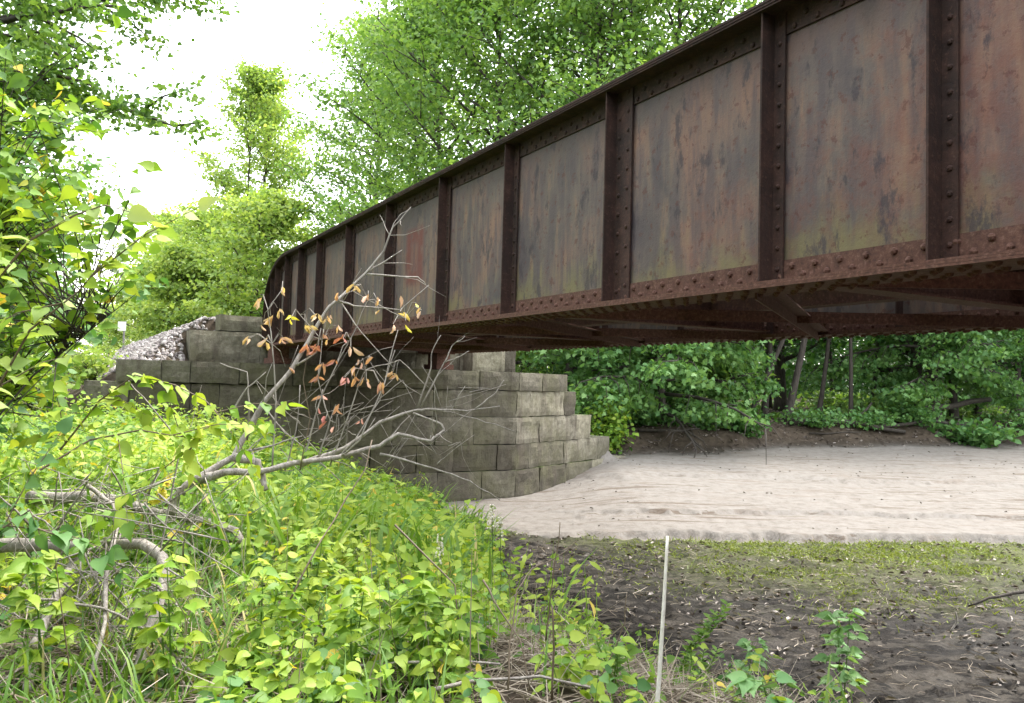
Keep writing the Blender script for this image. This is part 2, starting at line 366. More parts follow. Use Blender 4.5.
# ------------------------------------------------------------------ leaves
def nrm(a): return a / np.maximum(np.linalg.norm(a, axis=-1, keepdims=True), 1e-9)
T_SIMPLE = (np.array([(0,0,0),(.45,.36,.06),(1,0,-.12),(.45,-.36,.06)]), np.array([(0,2,1),(0,3,2)]))
T_OVATE = (np.array([(0,0,0),(.16,0,-.02),(.58,0,.0),(1,0,-.16),(.04,.30,.05),(.42,.40,.08),(.04,-.30,.05),(.42,-.40,.08),(.78,.20,.02),(.78,-.20,.02)]),
           np.array([(0,1,4),(1,5,4),(1,2,5),(2,8,5),(2,3,8),(0,6,1),(1,6,7),(1,7,2),(2,7,9),(2,9,3)]))
_o = [(-.05,.15),(.04,.29),(.19,.37),(.38,.35),(.58,.25),(.78,.11)]
T_NEAR = (np.array([(0,0,0),(.19,0,-.03),(.40,0,-.02),(.60,0,-.02),(.80,0,-.06),(1.03,0,-.17)] + [(a,b,.06*b/.37 + (-.05 if a > .7 else 0)) for a,b in _o] + [(a,-b,.06*b/.37 + (-.05 if a > .7 else 0)) for a,b in _o]),
          np.array([(0,7,6),(0,1,7),(1,8,7),(1,2,8),(2,9,8),(2,3,9),(3,10,9),(3,4,10),(4,11,10),(4,5,11),(0,12,13),(0,13,1),(1,13,14),(1,14,2),(2,14,15),(2,15,3),(3,15,16),(3,16,4),(4,16,17),(4,17,5)]))
T_LANCE = (np.array([(0,0,0),(.3,.13,.03),(.65,.12,.0),(1,0,-.15),(.65,-.12,.0),(.3,-.13,.03)]), np.array([(0,5,1),(1,5,4),(1,4,2),(2,4,3)]))
T_BLADE = (np.array([(0,.03,0),(0,-.03,0),(.4,.035,.0),(.4,-.035,.0),(.75,.022,-.09),(.75,-.022,-.09),(1,0,-.28)]), np.array([(0,1,3),(0,3,2),(2,3,5),(2,5,4),(4,5,6)]))
T_CURL = (np.array([(0,0,0),(.3,.22,.16),(.7,.16,.24),(1.0,0,.05),(.7,-.10,.20),(.3,-.20,.10),(.45,0,-.02),(.8,0,-.06)]),
          np.array([(0,6,1),(1,6,2),(6,7,2),(2,7,3),(0,5,6),(5,4,6),(6,4,7),(4,3,7)]))
T_MAPLE = (np.array([(0,0,0),(.28,0,0),(-.02,.34,.03),(.22,.26,0),(.38,.56,-.05),(.5,.22,.0),(.62,.26,0),(1,0,-.1),(.62,-.26,0),(.5,-.22,0),(.38,-.56,-.05),(.22,-.26,0),(-.02,-.34,.03)]),
           np.array([(0,1,2),(1,3,2),(1,4,3),(1,5,4),(1,6,5),(1,7,6),(1,8,7),(1,9,8),(1,10,9),(1,11,10),(1,12,11),(0,12,1)]))
def leaves(P, D, Nn, S, T, g, vals=None, w=1.0):
    """P base points, D axis dirs, Nn normals, S sizes, T template -> V,F,attr"""
    tv, tf = T; n = len(P); D = nrm(D); side = nrm(np.cross(Nn, D)); Nn = np.cross(D, side)
    V = P[:, None, :] + S[:, None, None]*(tv[None, :, 0:1]*D[:, None, :] + w*tv[None, :, 1:2]*side[:, None, :] + tv[None, :, 2:3]*Nn[:, None, :])
    Fc = (np.arange(n)[:, None, None]*len(tv) + tf[None]).reshape(-1, 3)
    if vals is None: vals = g.random(n)
    return V.reshape(-1, 3), Fc, np.repeat(vals, len(tv))
def merge(parts):
    V, Fc, A, o = [], [], [], 0
    for v, f, a in parts: V.append(v); Fc.append(f + o); A.append(a); o += len(v)
    return np.concatenate(V), np.concatenate(Fc), np.concatenate(A)
def rdir(g, n, zmul=1.0, zoff=0.0):
    d = g.normal(size=(n, 3)); d[:, 2] = d[:, 2]*zmul + zoff; return nrm(d)

# ------------------------------------------------------------------ trees
def make_tree(name, label, x, y, H, rad, seed, Rc=4.5, h0=.25, nl=22, nsub=6, nleaf=45, ls=.18, leaf='leaf_mid', lean=(0, 0), spread=.55,
              group='trees beyond the bridge', cat='tree', droop=.0, z=None, up=1.0, T=T_SIMPLE, prof=None, stems=1, bright=0.0, zmin=.1):
    g = np.random.default_rng(seed); rd = random.Random(seed)
    z = hz(x, y) - .1 if z is None else z
    root = empty(name, (x, y, z), 0, label, cat, group)
    mb = MB(); P = []; Vv = []
    for sidx in range(stems):
        ln = Vector((lean[0], lean[1], 0)) + (Vector((rd.uniform(-.2,.2), rd.uniform(-.2,.2), 0)) if stems > 1 else Vector())
        ph = rd.uniform(0, 6); off = Vector((rd.uniform(-.4,.4), rd.uniform(-.4,.4), 0)) if stems > 1 else Vector()
        def tp(f): return off + Vector((ln.x*H*f + .025*H*math.sin(3.1*f + ph), ln.y*H*f + .025*H*math.cos(2.6*f + ph) - .025*H*math.cos(ph), H*f))
        tp0 = tp(0); rs = rad / (1 + .25*(stems-1))
        mb.tube([tp(f) for f in (0,.03,.1,.2,.32,.45,.6,.75,.88,1)], [rs*(1.35 if f == 0 else 1.1 if f < .05 else max(.12, 1 - f*.92)) for f in (0,.03,.1,.2,.32,.45,.6,.75,.88,1)], 8)
        nls = nl // stems
        for i in range(nls):
            f = h0 + (1 - h0)*((i + rd.random())/nls)**.95; f = min(f, .98)
            q = (f - h0)/(1 - h0)
            pr = prof(q) if prof else (math.sin(math.pi*min(1, .18 + q*.80))**.7)
            L = Rc*pr*rd.uniform(.65, 1.2); az = i*2.4 + rd.uniform(-.5, .5) + seed
            el = (R(5) + R(60)*q)*up + rd.uniform(-.15, .2)
            p = tp(f); d = Vector((math.cos(az)*math.cos(el), math.sin(az)*math.cos(el), math.sin(el)))
            pts = [p.copy()]; nseg = 6
            for k in range(nseg):
                d = (d + Vector((rd.uniform(-.18,.18), rd.uniform(-.18,.18), rd.uniform(-.10,.14) - droop*.16))).normalized()
                pts.append(pts[-1] + d*(L/nseg))
            r0 = rs*(.42*(1 - f) + .10)
            mb.tube(pts, [r0*(1 - .85*k/nseg) + .006 for k in range(nseg + 1)], 5)
            for j in range(nsub):
                u = .22 + .78*(j + rd.random())/nsub; kk = min(nseg - 1, int(u*nseg)); a = pts[kk].lerp(pts[kk+1], u*nseg - kk)
                dd = (pts[kk+1] - pts[kk]).normalized(); sd = dd.cross(Vector((0, 0, 1))).normalized() * (1 if j % 2 else -1)
                e = (dd*rd.uniform(.2, .9) + sd*rd.uniform(.5, 1) + Vector((0, 0, rd.uniform(-.25, .45) - droop*.45))).normalized()
                l2 = (L*.34 + .35)*rd.uniform(.6, 1.15)*(1.15 - u*.45)
                b_ = a + e*l2*.5; c_ = a + (e + Vector((0, 0, -.12 - droop*.5))).normalized()*l2
                mb.tube([a, b_, c_], [r0*.32 + .005, r0*.18 + .004, .004], 4)
                n = max(4, int(nleaf*rd.uniform(.6, 1.3)))
                uu = g.random(n)**.7; A_, B_ = np.array(a), np.array(c_)
                base = A_ + (B_ - A_)*uu[:, None]
                sig = spread*(.45 + .55*uu)[:, None]
                P.append(base + g.normal(size=(n, 3))*sig*np.array([1, 1, .42])*.62)
                Vv.append(np.clip(g.normal(.45 + rd.uniform(-.14, .14) + bright, .2, n), 0, 1))
    mb.build('trunk', M['bark'], root, smooth=True)
    P = np.concatenate(P); Vv = np.concatenate(Vv); kp = P[:, 2] > zmin; P, Vv = P[kp], Vv[kp]; n = len(P)
    D = rdir(g, n, .5, -.35 - droop*.4); Nn = rdir(g, n, .7, 1.1)
    V, Fc, A = leaves(P, D, Nn, ls*g.uniform(.6, 1.25, n), T, g, Vv)
    mesh_obj('crown', V, Fc, M[leaf], root, attr=A)
    return root
def px_xy(px, Y):
    p = at(px, 380, Y); return p.x, p.y

# big trees right of the track, standing above the girder
TL = [
 ('tall pale green tree with spreading limbs at the left end of the girder', 374, 46, 21, 5.0, 'leaf_mid', .16, 1),
 ('tall broad tree rising behind the rounded girder end', 430, 38, 20, 4.8, 'leaf_mid', .12, 2),
 ('large leafy tree behind the fourth and fifth girder panels', 480, 33, 19, 5.2, 'leaf_mid', .10, 3),
 ('large tree with dark forked limbs above the girder top', 575, 30, 20, 5.6, 'leaf_mid', .12, 4),
 ('bushy green tree showing over the girder at the top of the frame', 660, 31, 19, 5.4, 'leaf_mid', .12, 5),
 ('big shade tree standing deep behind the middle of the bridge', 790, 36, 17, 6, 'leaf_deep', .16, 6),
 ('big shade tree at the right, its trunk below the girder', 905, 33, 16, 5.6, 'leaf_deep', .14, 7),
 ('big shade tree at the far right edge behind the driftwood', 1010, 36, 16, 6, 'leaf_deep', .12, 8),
]
for lb, px, Y, H, Rc, lf, h0, sd in TL:
    x, y = px_xy(px, Y)
    make_tree('broadleaf_tree', lb, x, y, H, .26, 100 + sd, Rc*1.25, h0*.7, 50, 9, 95 if px < 700 else 60, .21, lf, spread=1.0, bright=.12 if px < 700 else 0)
# tall airy tree and the line of trees along the track
x, y = px_xy(238, 55)
make_tree('cottonwood_tree', 'tall airy yellow green tree with several thin bare stems', x, y, 19.0, .24, 211, 5.4, .10, 57, 8, 62, .25, 'leaf_bright', stems=3, spread=.7, group='trees along the track', up=1.25)
for i, (px, Y, H, Rc, lb) in enumerate([
    (262, 47, 9.5, 4.0, 'rounded yellow green tree left of the girder end'),
    (205, 62, 11, 4.6, 'rounded light green tree under the tall airy tree'),
    (165, 72, 11.5, 4.2, 'light green tree left of the tall airy tree'),
    (178, 52, 6.0, 3.0, 'low spreading yellow green tree above the gravel heap'),
    (135, 92, 9.5, 3.6, 'distant light green tree at the foot of the sky gap'),
    (108, 120, 7.5, 4, 'most distant pale tree at the end of the tree line')]):
    x, y = px_xy(px, Y)
    make_tree('broadleaf_tree', lb, x, y, H, .2, 300 + i, Rc*1.15, .04, 34, 7, 75, .28, 'leaf_bright', spread=.8, group='trees along the track', bright=.12)
# left of the track
x, y = -9.7, 13.0
make_tree('overhanging_tree', 'tall dark leaved tree overhanging the top left corner', x, y, 15, .25, 402, 4.9, .36, 54, 10, 130, .125, 'leaf_mid', spread=.42, group='trees at the left edge')
x, y = px_xy(-22, 30)
make_tree('broadleaf_tree', 'mid green tree behind the near leafy bush at the left edge', x, y, 13, .22, 403, 4.4, .05, 36, 8, 75, .2, 'leaf_mid', spread=.6, group='trees at the left edge')
x, y = px_xy(-75, 20)
make_tree('broadleaf_tree', 'green tree filling the left edge behind the bush', x, y, 11, .2, 404, 3.9, .08, 34, 8, 80, .16, 'leaf_mid', spread=.5, group='trees at the left edge')

# under the bridge: drooping maple, small trunks, shrubs
def low_prof(q): return 1.0 if q < .6 else 1.0 - (q - .6)*1.4
x, y = px_xy(668, 25.6)
make_tree('maple_tree', 'dense low maple with drooping leafy branches beside the stone wing wall', x, y, 8.5, .14, 501, 3.5, .04, 48, 10, 80, .17, 'leaf_maple', droop=.7, spread=.45, T=T_MAPLE, prof=low_prof, group='small trees seen under the bridge', bright=.26, zmin=.35)
x, y = px_xy(735, 27.2)
make_tree('maple_tree', 'second drooping maple nearer the dark trunks', x, y, 8, .12, 502, 1.3, .2, 18, 7, 52, .16, 'leaf_maple', droop=.8, spread=.4, T=T_MAPLE, prof=low_prof, group='small trees seen under the bridge', bright=.14, zmin=.5)
x, y = px_xy(588, 29.5)
make_tree('maple_tree', 'dark green maple showing just over the stone cap', x, y, 7.5, .12, 503, 3.4, .10, 36, 8, 60, .17, 'leaf_maple', droop=.4, spread=.45, T=T_MAPLE, prof=low_prof, group='small trees seen under the bridge', bright=.1)
x, y = px_xy(935, 30.5)
make_tree('maple_tree', 'broad drooping maple with lighter leaves right of the dark trunks', x, y, 9, .17, 504, 3.7, .16, 38, 9, 75, .17, 'leaf_maple', droop=.75, spread=.45, T=T_MAPLE, prof=low_prof, group='small trees seen under the bridge', bright=.2)
x, y = px_xy(1010, 33)
make_tree('maple_tree', 'leafy maple at the right edge under the girder', x, y, 9, .16, 505, 3.8, .16, 34, 8, 70, .17, 'leaf_maple', droop=.6, spread=.45, T=T_MAPLE, prof=low_prof, group='small trees seen under the bridge', bright=.12)
for i, (px, Y, ln, r, lb) in enumerate([
    (752, 28.5, (.34, 0), .11, 'dark slanting trunk nearest the drooping maple'),
    (757, 30, (.05, 0), .12, 'dark upright trunk just behind the slanting one'),
    (780, 29, (.28, .02), .14, 'leaning dark trunk forking low in the shade'),
    (812, 31, (.10, .02), .10, 'thin straight trunk right of the leaning trunk'),
    (848, 30, (-.08, 0), .08, 'slender trunk beside the fallen limbs'),
    (865, 33, (.06, 0), .10, 'slender trunk deeper in the shade'),
    (962, 31.5, (-.02, 0), .16, 'thick grey trunk behind the leafy bush at right'),
    (984, 35, (.02, 0), .16, 'dark trunk second from the right edge'),
    (715, 32, (.05, 0), .1, 'thin trunk hidden behind maple leaves'),
    (775, 37, (-.02, 0), .1, 'thin upright trunk far back in the dark wood'),
    (830, 39, (.03, 0), .1, 'thin trunk farthest back in the wood')]):
    x, y = px_xy(px, Y)
    make_tree('slender_tree', lb, x, y, 10.5 + (i*37 % 5)*.5, r, 600 + i, 2.6, .38, 14, 5, 40, .17, 'leaf_deep', lean=ln, spread=.5, group='dark slender trunks under the bridge')

def shrub(name, label, x, y, H, Rc, seed, leaf, n=24, ls=.1, nleaf=30, z=None, group=None, T=T_OVATE, cat='bush', droop=.2, spread=.2, bright=0.0):
    g = np.random.default_rng(seed); rd = random.Random(seed); z = hz(x, y) - .04 if z is None else z
    root = empty(name, (x, y, z), 0, label, cat, group); mb = MB(); P = []; Vv = []
    for i in range(n):
        az = rd.uniform(0, 2*math.pi); out = Rc*math.sqrt(rd.random()); hh = H*rd.uniform(.45, 1)*(1 - .35*(out/Rc)**2)
        e = Vector((math.cos(az)*out, math.sin(az)*out, hh)); m_ = Vector((e.x*.35, e.y*.35, hh*.6)); a = Vector((e.x*.05, e.y*.05, 0))
        mb.tube([a, m_, e], [.010 + H*.003, .007 + H*.002, .003], 4)
        uu = g.random(nleaf)**.6; A_, M_, E_ = np.array(a), np.array(m_), np.array(e)
        base = np.where(uu[:, None] < .5, A_ + (M_ - A_)*uu[:, None]*2, M_ + (E_ - M_)*(uu[:, None]*2 - 1))
        P.append(base + g.normal(size=(nleaf, 3))*spread*np.array([1, 1, .6])); Vv.append(np.clip(g.normal(.5 + bright, .2, nleaf), 0, 1))
    mb.build('stems', M['bark'], root); P = np.concatenate(P); P[:, 2] = np.maximum(P[:, 2], .04)
    k = len(P); D = rdir(g, k, .4, -.25 - droop); V, Fc, A = leaves(P, D, rdir(g, k, .6, 1.1), ls*g.uniform(.6, 1.3, k), T, g, np.concatenate(Vv))
    mesh_obj('leaves', V, Fc, M[leaf], root, attr=A); return root
x, y = px_xy(607, 23.4)
shrub('shrub', 'small yellow green shrub growing at the end of the stone wing wall', x, y, 1.75, .66, 701, 'leaf_weed', 34, .12, 40, bright=-.1)
x, y = px_xy(975, 28.8)
shrub('shrub', 'leafy green shrub on the far bank at the right edge', x, y, 1.0, 1.6, 702, 'leaf_weed_blue', 34, .2, 24)
x, y = px_xy(745, 26.2)
shrub('shrub', 'low green shrub at the foot of the dark trunks', x, y, 1.1, .9, 703, 'leaf_deep', 24, .15, 30, bright=.2)
for i, (px, Y, lb) in enumerate([(880, 31, 'low shrub behind the fallen limbs'), (835, 38, 'low bright shrub deep between the trunks'), (700, 30, 'low shrub hidden under the maple'), (925, 34, 'low shrub left of the thick grey trunk')]):
    x, y = px_xy(px, Y); shrub('shrub', lb, x, y, 1.0, 1.9, 710 + i, 'leaf_mid', 34, .18, 30, spread=.3)
for i, (px, Y, H, Rc, lb) in enumerate([(655, 25.6, .7, .9, 'low leafy shrub at the foot of the bank below the drooping maple'), (700, 26.2, .8, 1.0, 'shrub hanging over the sand left of the dark trunks'), (812, 28.2, .6, 1.2, 'low pale shrub below the leaning trunk'),
    (868, 28.8, .7, 1.2, 'pale green shrub in front of the long dark log'), (915, 29.2, .9, 1.1, 'shrub touching the left side of the right edge shrub'), (1030, 29.8, 1.3, 1.4, 'taller shrub cut by the right edge')]):
    x, y = px_xy(px, Y); shrub('shrub', lb, x, y, H, Rc, 760 + i, 'leaf_maple', 30, .13, 26, spread=.22, T=T_OVATE, bright=.05)
# bushes on the embankment beside the gravel
for i, (s_, t_, H, Rc, lb) in enumerate([(.9, 17.15, .5, .45, 'small weed growing on the stone cap before the gravel'), (.6, 18.6, .75, .6, 'small weedy bush at the foot of the gravel slope'), (-.4, 20.5, 1.3, 1.1, 'weedy bush left of the gravel slope'), (-1.8, 17.4, 1.2, 1.1, 'leafy bush behind the left wing wall end'),
    (-.9, 24, 1.9, 1.6, 'rounded bush beyond the gravel slope'), (.4, 30, 1.8, 1.6, 'bush beside the small white sign'), (-3.6, 20, 2.2, 1.7, 'tall bush behind the near leaves at the left')]):
    x, y = st(s_, t_); shrub('shrub', lb, x, y, H, Rc, 730 + i, 'leaf_bright', 30, .11, 34, spread=.22, T=T_SIMPLE, bright=.05)

# distant wood closing the horizon
g = np.random.default_rng(77); n = 300000
ang = g.uniform(R(-58), R(75), n); rr = g.uniform(52, 85, n)
Px, Py = rr*np.sin(ang), rr*np.cos(ang); ss = Px*CS + Py*SN
keep = (np.abs(ss - 5.6) > 7); Px, Py = Px[keep], Py[keep]; n = len(Px)
top = 3.5 + 5.5*vn(Px*.12, Py*.12, 5) + np.where(Px > -8, 7, 0)
Pz = 1.2 + g.random(n)**1.5*top
V, Fc, A = leaves(np.stack([Px, Py, Pz], 1), rdir(g, n, .5, -.3), rdir(g, n, .6, .9), g.uniform(.28, .55, n), T_SIMPLE, g, np.clip(g.normal(.45, .22, n), 0, 1))
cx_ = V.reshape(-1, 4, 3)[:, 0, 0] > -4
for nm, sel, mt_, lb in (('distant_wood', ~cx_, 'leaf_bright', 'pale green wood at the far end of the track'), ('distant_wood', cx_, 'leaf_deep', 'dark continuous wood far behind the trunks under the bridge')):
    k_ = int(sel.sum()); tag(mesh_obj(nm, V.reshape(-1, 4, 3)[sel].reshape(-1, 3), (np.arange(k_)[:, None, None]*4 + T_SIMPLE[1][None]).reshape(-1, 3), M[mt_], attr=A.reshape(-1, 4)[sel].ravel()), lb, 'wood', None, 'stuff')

g = np.random.default_rng(78); n = 70000  # unseen leaf ring behind the camera, added to block low sky light
ang = g.uniform(R(95), R(300), n); rr = g.uniform(11, 19, n) + 3*vn(ang*6, ang*0, 4)
Px, Py = rr*np.sin(ang), rr*np.cos(ang)
V, Fc, A = leaves(np.stack([Px, Py, 1.0 + g.random(n)**1.1*(9 + 6*vn(ang*9, ang*0, 8))], 1), rdir(g, n, .5, -.3), rdir(g, n, .6, .9), g.uniform(.3, .6, n), T_SIMPLE, g, np.clip(g.normal(.45, .22, n), 0, 1))
tag(mesh_obj('shade_wood', V, Fc, M['leaf_mid'], attr=A), 'unseen green wood around the camera, added to block low sky light', 'wood', None, 'stuff')
# ------------------------------------------------------------------ bridge
bridge = empty('plate_girder_bridge', (0, 0, 0), TH, 'rusted riveted steel plate girder bridge spanning the creek on a stone abutment', 'bridge')
ZB, ZT = EYE + .600, EYE + .600 + 1.735; T0, T1 = -9.0, 17.35
stx = [935-2, 763, 605, 503, 437, 384, 344, 315, 297, 283.5, 274]
STT = [tpx(p, 3.67) for p in stx] + [16.9]
for k in range(1, 6): STT.insert(0, STT[0] - 1.6)
CA, CB = 1.75, .95      # rounded end corner
def top_z(t):           # height of girder top along t
    q = (t - (T1 - CA))/CA
    return ZT if q <= 0 else ZT - CB*(1 - math.sqrt(max(0, 1 - q*q)))
def girder(sw, face, with_rivets):
    """sw: web centre plane, face: direction of outer side (-1 = towards camera)"""
    mb = MB(); ts = [T0] + [T0 + i*.5 for i in range(1, int((T1 - CA - T0)/.5))] + [T1 - CA*(1 - i/14) for i in range(15)]
    w = .008
    vs = []; fs = []
    for t in ts:
        for zz in (ZB + .02, top_z(t) - .02):
            for sx_ in (-w, w): vs.append((sw + sx_, t, zz))
    for i in range(len(ts) - 1):
        a = i*4; b_ = a + 4
        fs += [(a, b_, b_+2, a+2), (a+1, a+3, b_+3, b_+1), (a+2, b_+2, b_+3, a+3), (a, a+1, b_+1, b_)]
    e = (len(ts)-1)*4; fs += [(0, 2, 3, 1), (e, e+1, e+3, e+2)]
    mb.add(vs, fs); web = mb.build('girder', M['web'], bridge)
    # flanges: stacked cover plates + angles with rivets
    def strip(mb, s0, s1, off0, off1, tt, sag=0):
        vs = []; fs = []
        for t, zz in tt:
            vs += [(s0, t, zz + off0), (s1, t, zz + off0), (s1, t, zz + off1), (s0, t, zz + off1)]
        for i in range(len(tt) - 1):
            a = i*4; b_ = a + 4
            for k in range(4): fs.append((a + k, a + (k+1) % 4, b_ + (k+1) % 4, b_ + k))
        e = (len(tt)-1)*4; fs += [(3, 2, 1, 0), (e, e+1, e+2, e+3)]
        mb.add(vs, fs)
    tops = [(t, top_z(t)) for t in ts]; tops.append((T1 + .012, ZT - CB - .06)); tops.append((T1 + .013, ZB + .06))
    bots = [(T0 + i*.5, ZB) for i in range(int((T1 - T0)/.5) + 1)] + [(T1, ZB)]
    tf, bf = MB(), MB()
    for k, (hw, o0, o1) in enumerate(((.170, -.016, 0), (.166, -.032, -.018), (.160, -.046, -.034))):
        strip(tf, sw - hw, sw + hw, o0, o1, tops)
    for k, (hw, o0, o1) in enumerate(((.160, .030, .042), (.166, .015, .028), (.171, 0, .013))):
        strip(bf, sw - hw, sw + hw, o0, o1, bots)
    for sd in (-1, 1):
        a, b_ = (sw + sd*w, sw + sd*(w + .013))
        strip(tf, min(a, b_), max(a, b_), -.185, -.046, tops[:-2]); strip(bf, min(a, b_), max(a, b_), .042, .175, bots)
        if with_rivets:
            z_, k = T0 + 6, 0
            while z_ < T1 - .1:
                for row, zo in ((0, .135), (1, .078)):
                    t = z_ + (.085 if row else 0)
                    if t < T1 - .05:
                        bf.dome((b_, t, ZB + zo), (sd, 0, 0), .022, .020)
                        tf.dome((b_, t, top_z(t) - .085 - zo*.45 + (.02 if row else -.01)), (sd, 0, 0), .020, .016)
                z_ += .17; k += 1
    if with_rivets:
        z_ = T0 + 6
        while z_ < T1 - .05:
            for o in (-.125, -.06, .06, .125):
                t = z_ + (.07 if abs(o) < .1 else 0); bf.dome((sw + o, t, ZB), (0, 0, -1), .023, .022)
            z_ += .14
        for t in np.arange(T0 + 6, T1 - CA, .3): 
            for o in (-.12, .12): tf.dome((sw + o, t, ZT), (0, 0, 1), .02, .015)
    tf.build('top_flange', M['rust_dark'], web); bf.build('bottom_flange', M['rust'], web)
    sides = (face,)
    for i, t in enumerate(STT):
        sb = MB(); zt = top_z(t) - .048; zb = ZB + .044
        a = sw + face*(w + .013); out = sw + face*.135
        sb.box(min(a, out), max(a, out), t, t + .013, zb, zt)
        fl = .20 if abs(t - STT[7]) < .01 else .085
        b2 = sw + face*(w + .0135); c2 = sw + face*(w + .026)
        sb.box(min(b2, c2), max(b2, c2), t - fl, t - .001, zb + .001, zt - .001)
        if with_rivets:
            zz = zb + .08
            while zz < zt - .05:
                sb.dome((c2, t - .045, zz), (face, 0, 0), .017, .015)
                if fl > .1: sb.dome((c2, t - .15, zz + .04), (face, 0, 0), .017, .014)
                zz += .125 if fl < .1 else .15
        inn = sw - face*(w + .014); in2 = sw - face*.12
        sb.box(min(inn, in2), max(inn, in2), t, t + .013, zb, zt)
        sb.build('stiffener', M['rust_dark'], web)
    return web
girder(3.77, -1, True); girder(7.22, 1, True)
# floor beams, stringers, laterals, ties
k = 0
for t in STT[::2]:
    mb = MB(); z0 = ZB + .06
    mb.box(3.95, 7.04, t - .1, t + .1, z0, z0 + .02); mb.box(3.95, 7.04, t - .008, t + .008, z0 + .021, z0 + .48); mb.box(3.95, 7.04, t - .1, t + .1, z0 + .481, z0 + .5)
    mb.build('floor_beam', M['rust'], bridge)
for s_ in (4.75, 6.25):
    mb = MB(); z0 = ZB + .20; mb.box(s_ - .09, s_ + .09, T0, T1 - .1, z0, z0 + .02); mb.box(s_ - .007, s_ + .007, T0, T1 - .1, z0 + .022, z0 + .36); mb.box(s_ - .09, s_ + .09, T0, T1 - .1, z0 + .362, z0 + .38)
    mb.build('stringer', M['rust'], bridge)
def angle(p, q, w=.09, th=.012):
    mb = MB(); p, q = Vector(p), Vector(q); mb.beam(p, q, w, th); d = (q - p).normalized(); sd = d.cross(Vector((0, 0, 1))).normalized()
    dn = Vector((0, 0, -w*.38 - th/2 - .001)); sg_ = -1 if sd.x > 0 else 1
    mb.beam(p + sd*(sg_*w/2) + dn, q + sd*(sg_*w/2) + dn, th, w*.76)
    for f in (.03, .06, .94, .97): mb.dome(p.lerp(q, f) - Vector((0, 0, th/2)), (0, 0, -1), .018, .015)
    return mb
apex = 3.35; zl = ZB + .05
for kk in range(-3, 5):
    ta = apex + kk*3.1
    angle((3.8, ta + .37, zl + .0), (7.15, ta + 2.8, zl - .014), .11).build('lateral_brace', M['rust'], bridge)
    angle((3.8, ta - .11, zl + .03), (7.15, ta - 2.55, zl + .015), .11).build('lateral_brace', M['rust'], bridge)
    mb = MB(); mb.box(3.78, 4.05, ta - .2, ta + .4, zl - .012, zl - .001); mb.build('gusset_plate', M['rust'], bridge)
t = T0 + .2
while t < T1 - .1:
    mb = MB(); mb.box(4.0, 7.0, t, t + .23, ZB + .585, ZB + .78); mb.build('tie', M['timber'], bridge); t += .42
mb = MB()
for s_ in (4.78, 6.22): mb.box(s_ - .035, s_ + .035, T0, T1, ZB + .782, ZB + .92)
mb.build('rail', M['rust'], bridge)
# bearings under the girder ends
for s_ in (3.77, 7.22):
    mb = MB(); mb.box(s_ - .2, s_ + .2, 16.2, 16.9, 2.845, 2.95); mb.box(s_ - .15, s_ + .15, 16.3, 16.8, 2.951, ZB - .021); mb.build('bearing_shoe', M['rust'], bridge)

# ------------------------------------------------------------------ abutment
abut = empty('stone_abutment', (0, 0, 0), TH, 'coursed sandstone block abutment with stepped wing walls under the girder end', 'abutment')
brd = random.Random(3)
def block(mb, O, a, n, L, Hh, T, rough=.045, bev=.018, tone=1.0):
    """rock faced block: O front lower corner, a along, n outward normal (2D), z up"""
    nx_ = max(3, int(L/.09)); nz_ = max(3, int(Hh/.09)); O = Vector(O); a = Vector((*a, 0)); n = Vector((*n, 0)); g_ = .006
    sd = brd.randint(0, 9999); us = np.linspace(0, 1, nx_ + 1); ws = np.linspace(0, 1, nz_ + 1); U, W = np.meshgrid(us, ws)
    eu = np.minimum(U, 1-U)*L; ew = np.minimum(W, 1-W)*Hh; e = np.minimum(eu, ew)
    disp = -bev*(1 - sm(e, 0, .06)) + rough*2.2*fbm(U*L*3.2 + sd, W*Hh*3.2, 4, sd % 97) + brd.uniform(-.008, .012)
    ju = rough*.5*fbm(W*Hh*5 + sd, U*L*5, 2, 5); jw = rough*.8*fbm(U*L*4 + sd, W*Hh*4, 2, 9)
    vs = []
    for i in range(nz_ + 1):
        for j in range(nx_ + 1):
            p = O + a*(g_ + U[i, j]*(L - 2*g_) + ju[i, j]) + n*disp[i, j] + Vector((0, 0, g_ + W[i, j]*(Hh - 2*g_) + jw[i, j])); vs.append(p)
    fs = [(i*(nx_+1)+j, i*(nx_+1)+j+1, (i+1)*(nx_+1)+j+1, (i+1)*(nx_+1)+j) for i in range(nz_) for j in range(nx_)]
    bor = [j for j in range(nx_+1)] + [i*(nx_+1)+nx_ for i in range(1, nz_+1)] + [nz_*(nx_+1)+j for j in range(nx_-1, -1, -1)] + [i*(nx_+1) for i in range(nz_-1, 0, -1)]
    nb = len(vs); m_ = len(bor)
    for b_ in bor: vs.append(vs[b_] - n*(T + disp.flat[b_]))
    for k in range(m_): fs.append((bor[k], nb + k, nb + (k+1) % m_, bor[(k+1) % m_]))
    fs.append(tuple(nb + k for k in range(m_)))
    if a.cross(Vector((0, 0, 1))).dot(n) < 0: fs = [f[::-1] for f in fs]
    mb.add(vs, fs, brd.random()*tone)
ZC = [-.55, .03, .68, 1.245, 1.844, 2.427, 2.835]        # course levels above the base
def course_run(mb, O, a, n, L, z0, z1, T=.6, lens=(.8, 1.35), off=0.0, tone=1.0):
    x = 0.0
    first = True
    while x < L - .02:
        l = brd.uniform(*lens)
        if first and off: l = off; first = False
        if L - x - l < .45: l = L - x
        block(mb, (O[0] + a[0]*x, O[1] + a[1]*x, z0), a, n, l, z1 - z0, T, tone=tone); x += l
W_ = (.880, .475); WN = (.475, -.880)
WL = (-.880, .475); WLN = (-.475, -.880)
fw, rw, lw, core = MB(), MB(), MB(), MB()
steps = [6.6, 5.7, 4.65, 3.54, 2.68, 2.18]
stepl = [3.6, 3.3, 2.9, 2.45, 1.95, 1.35]
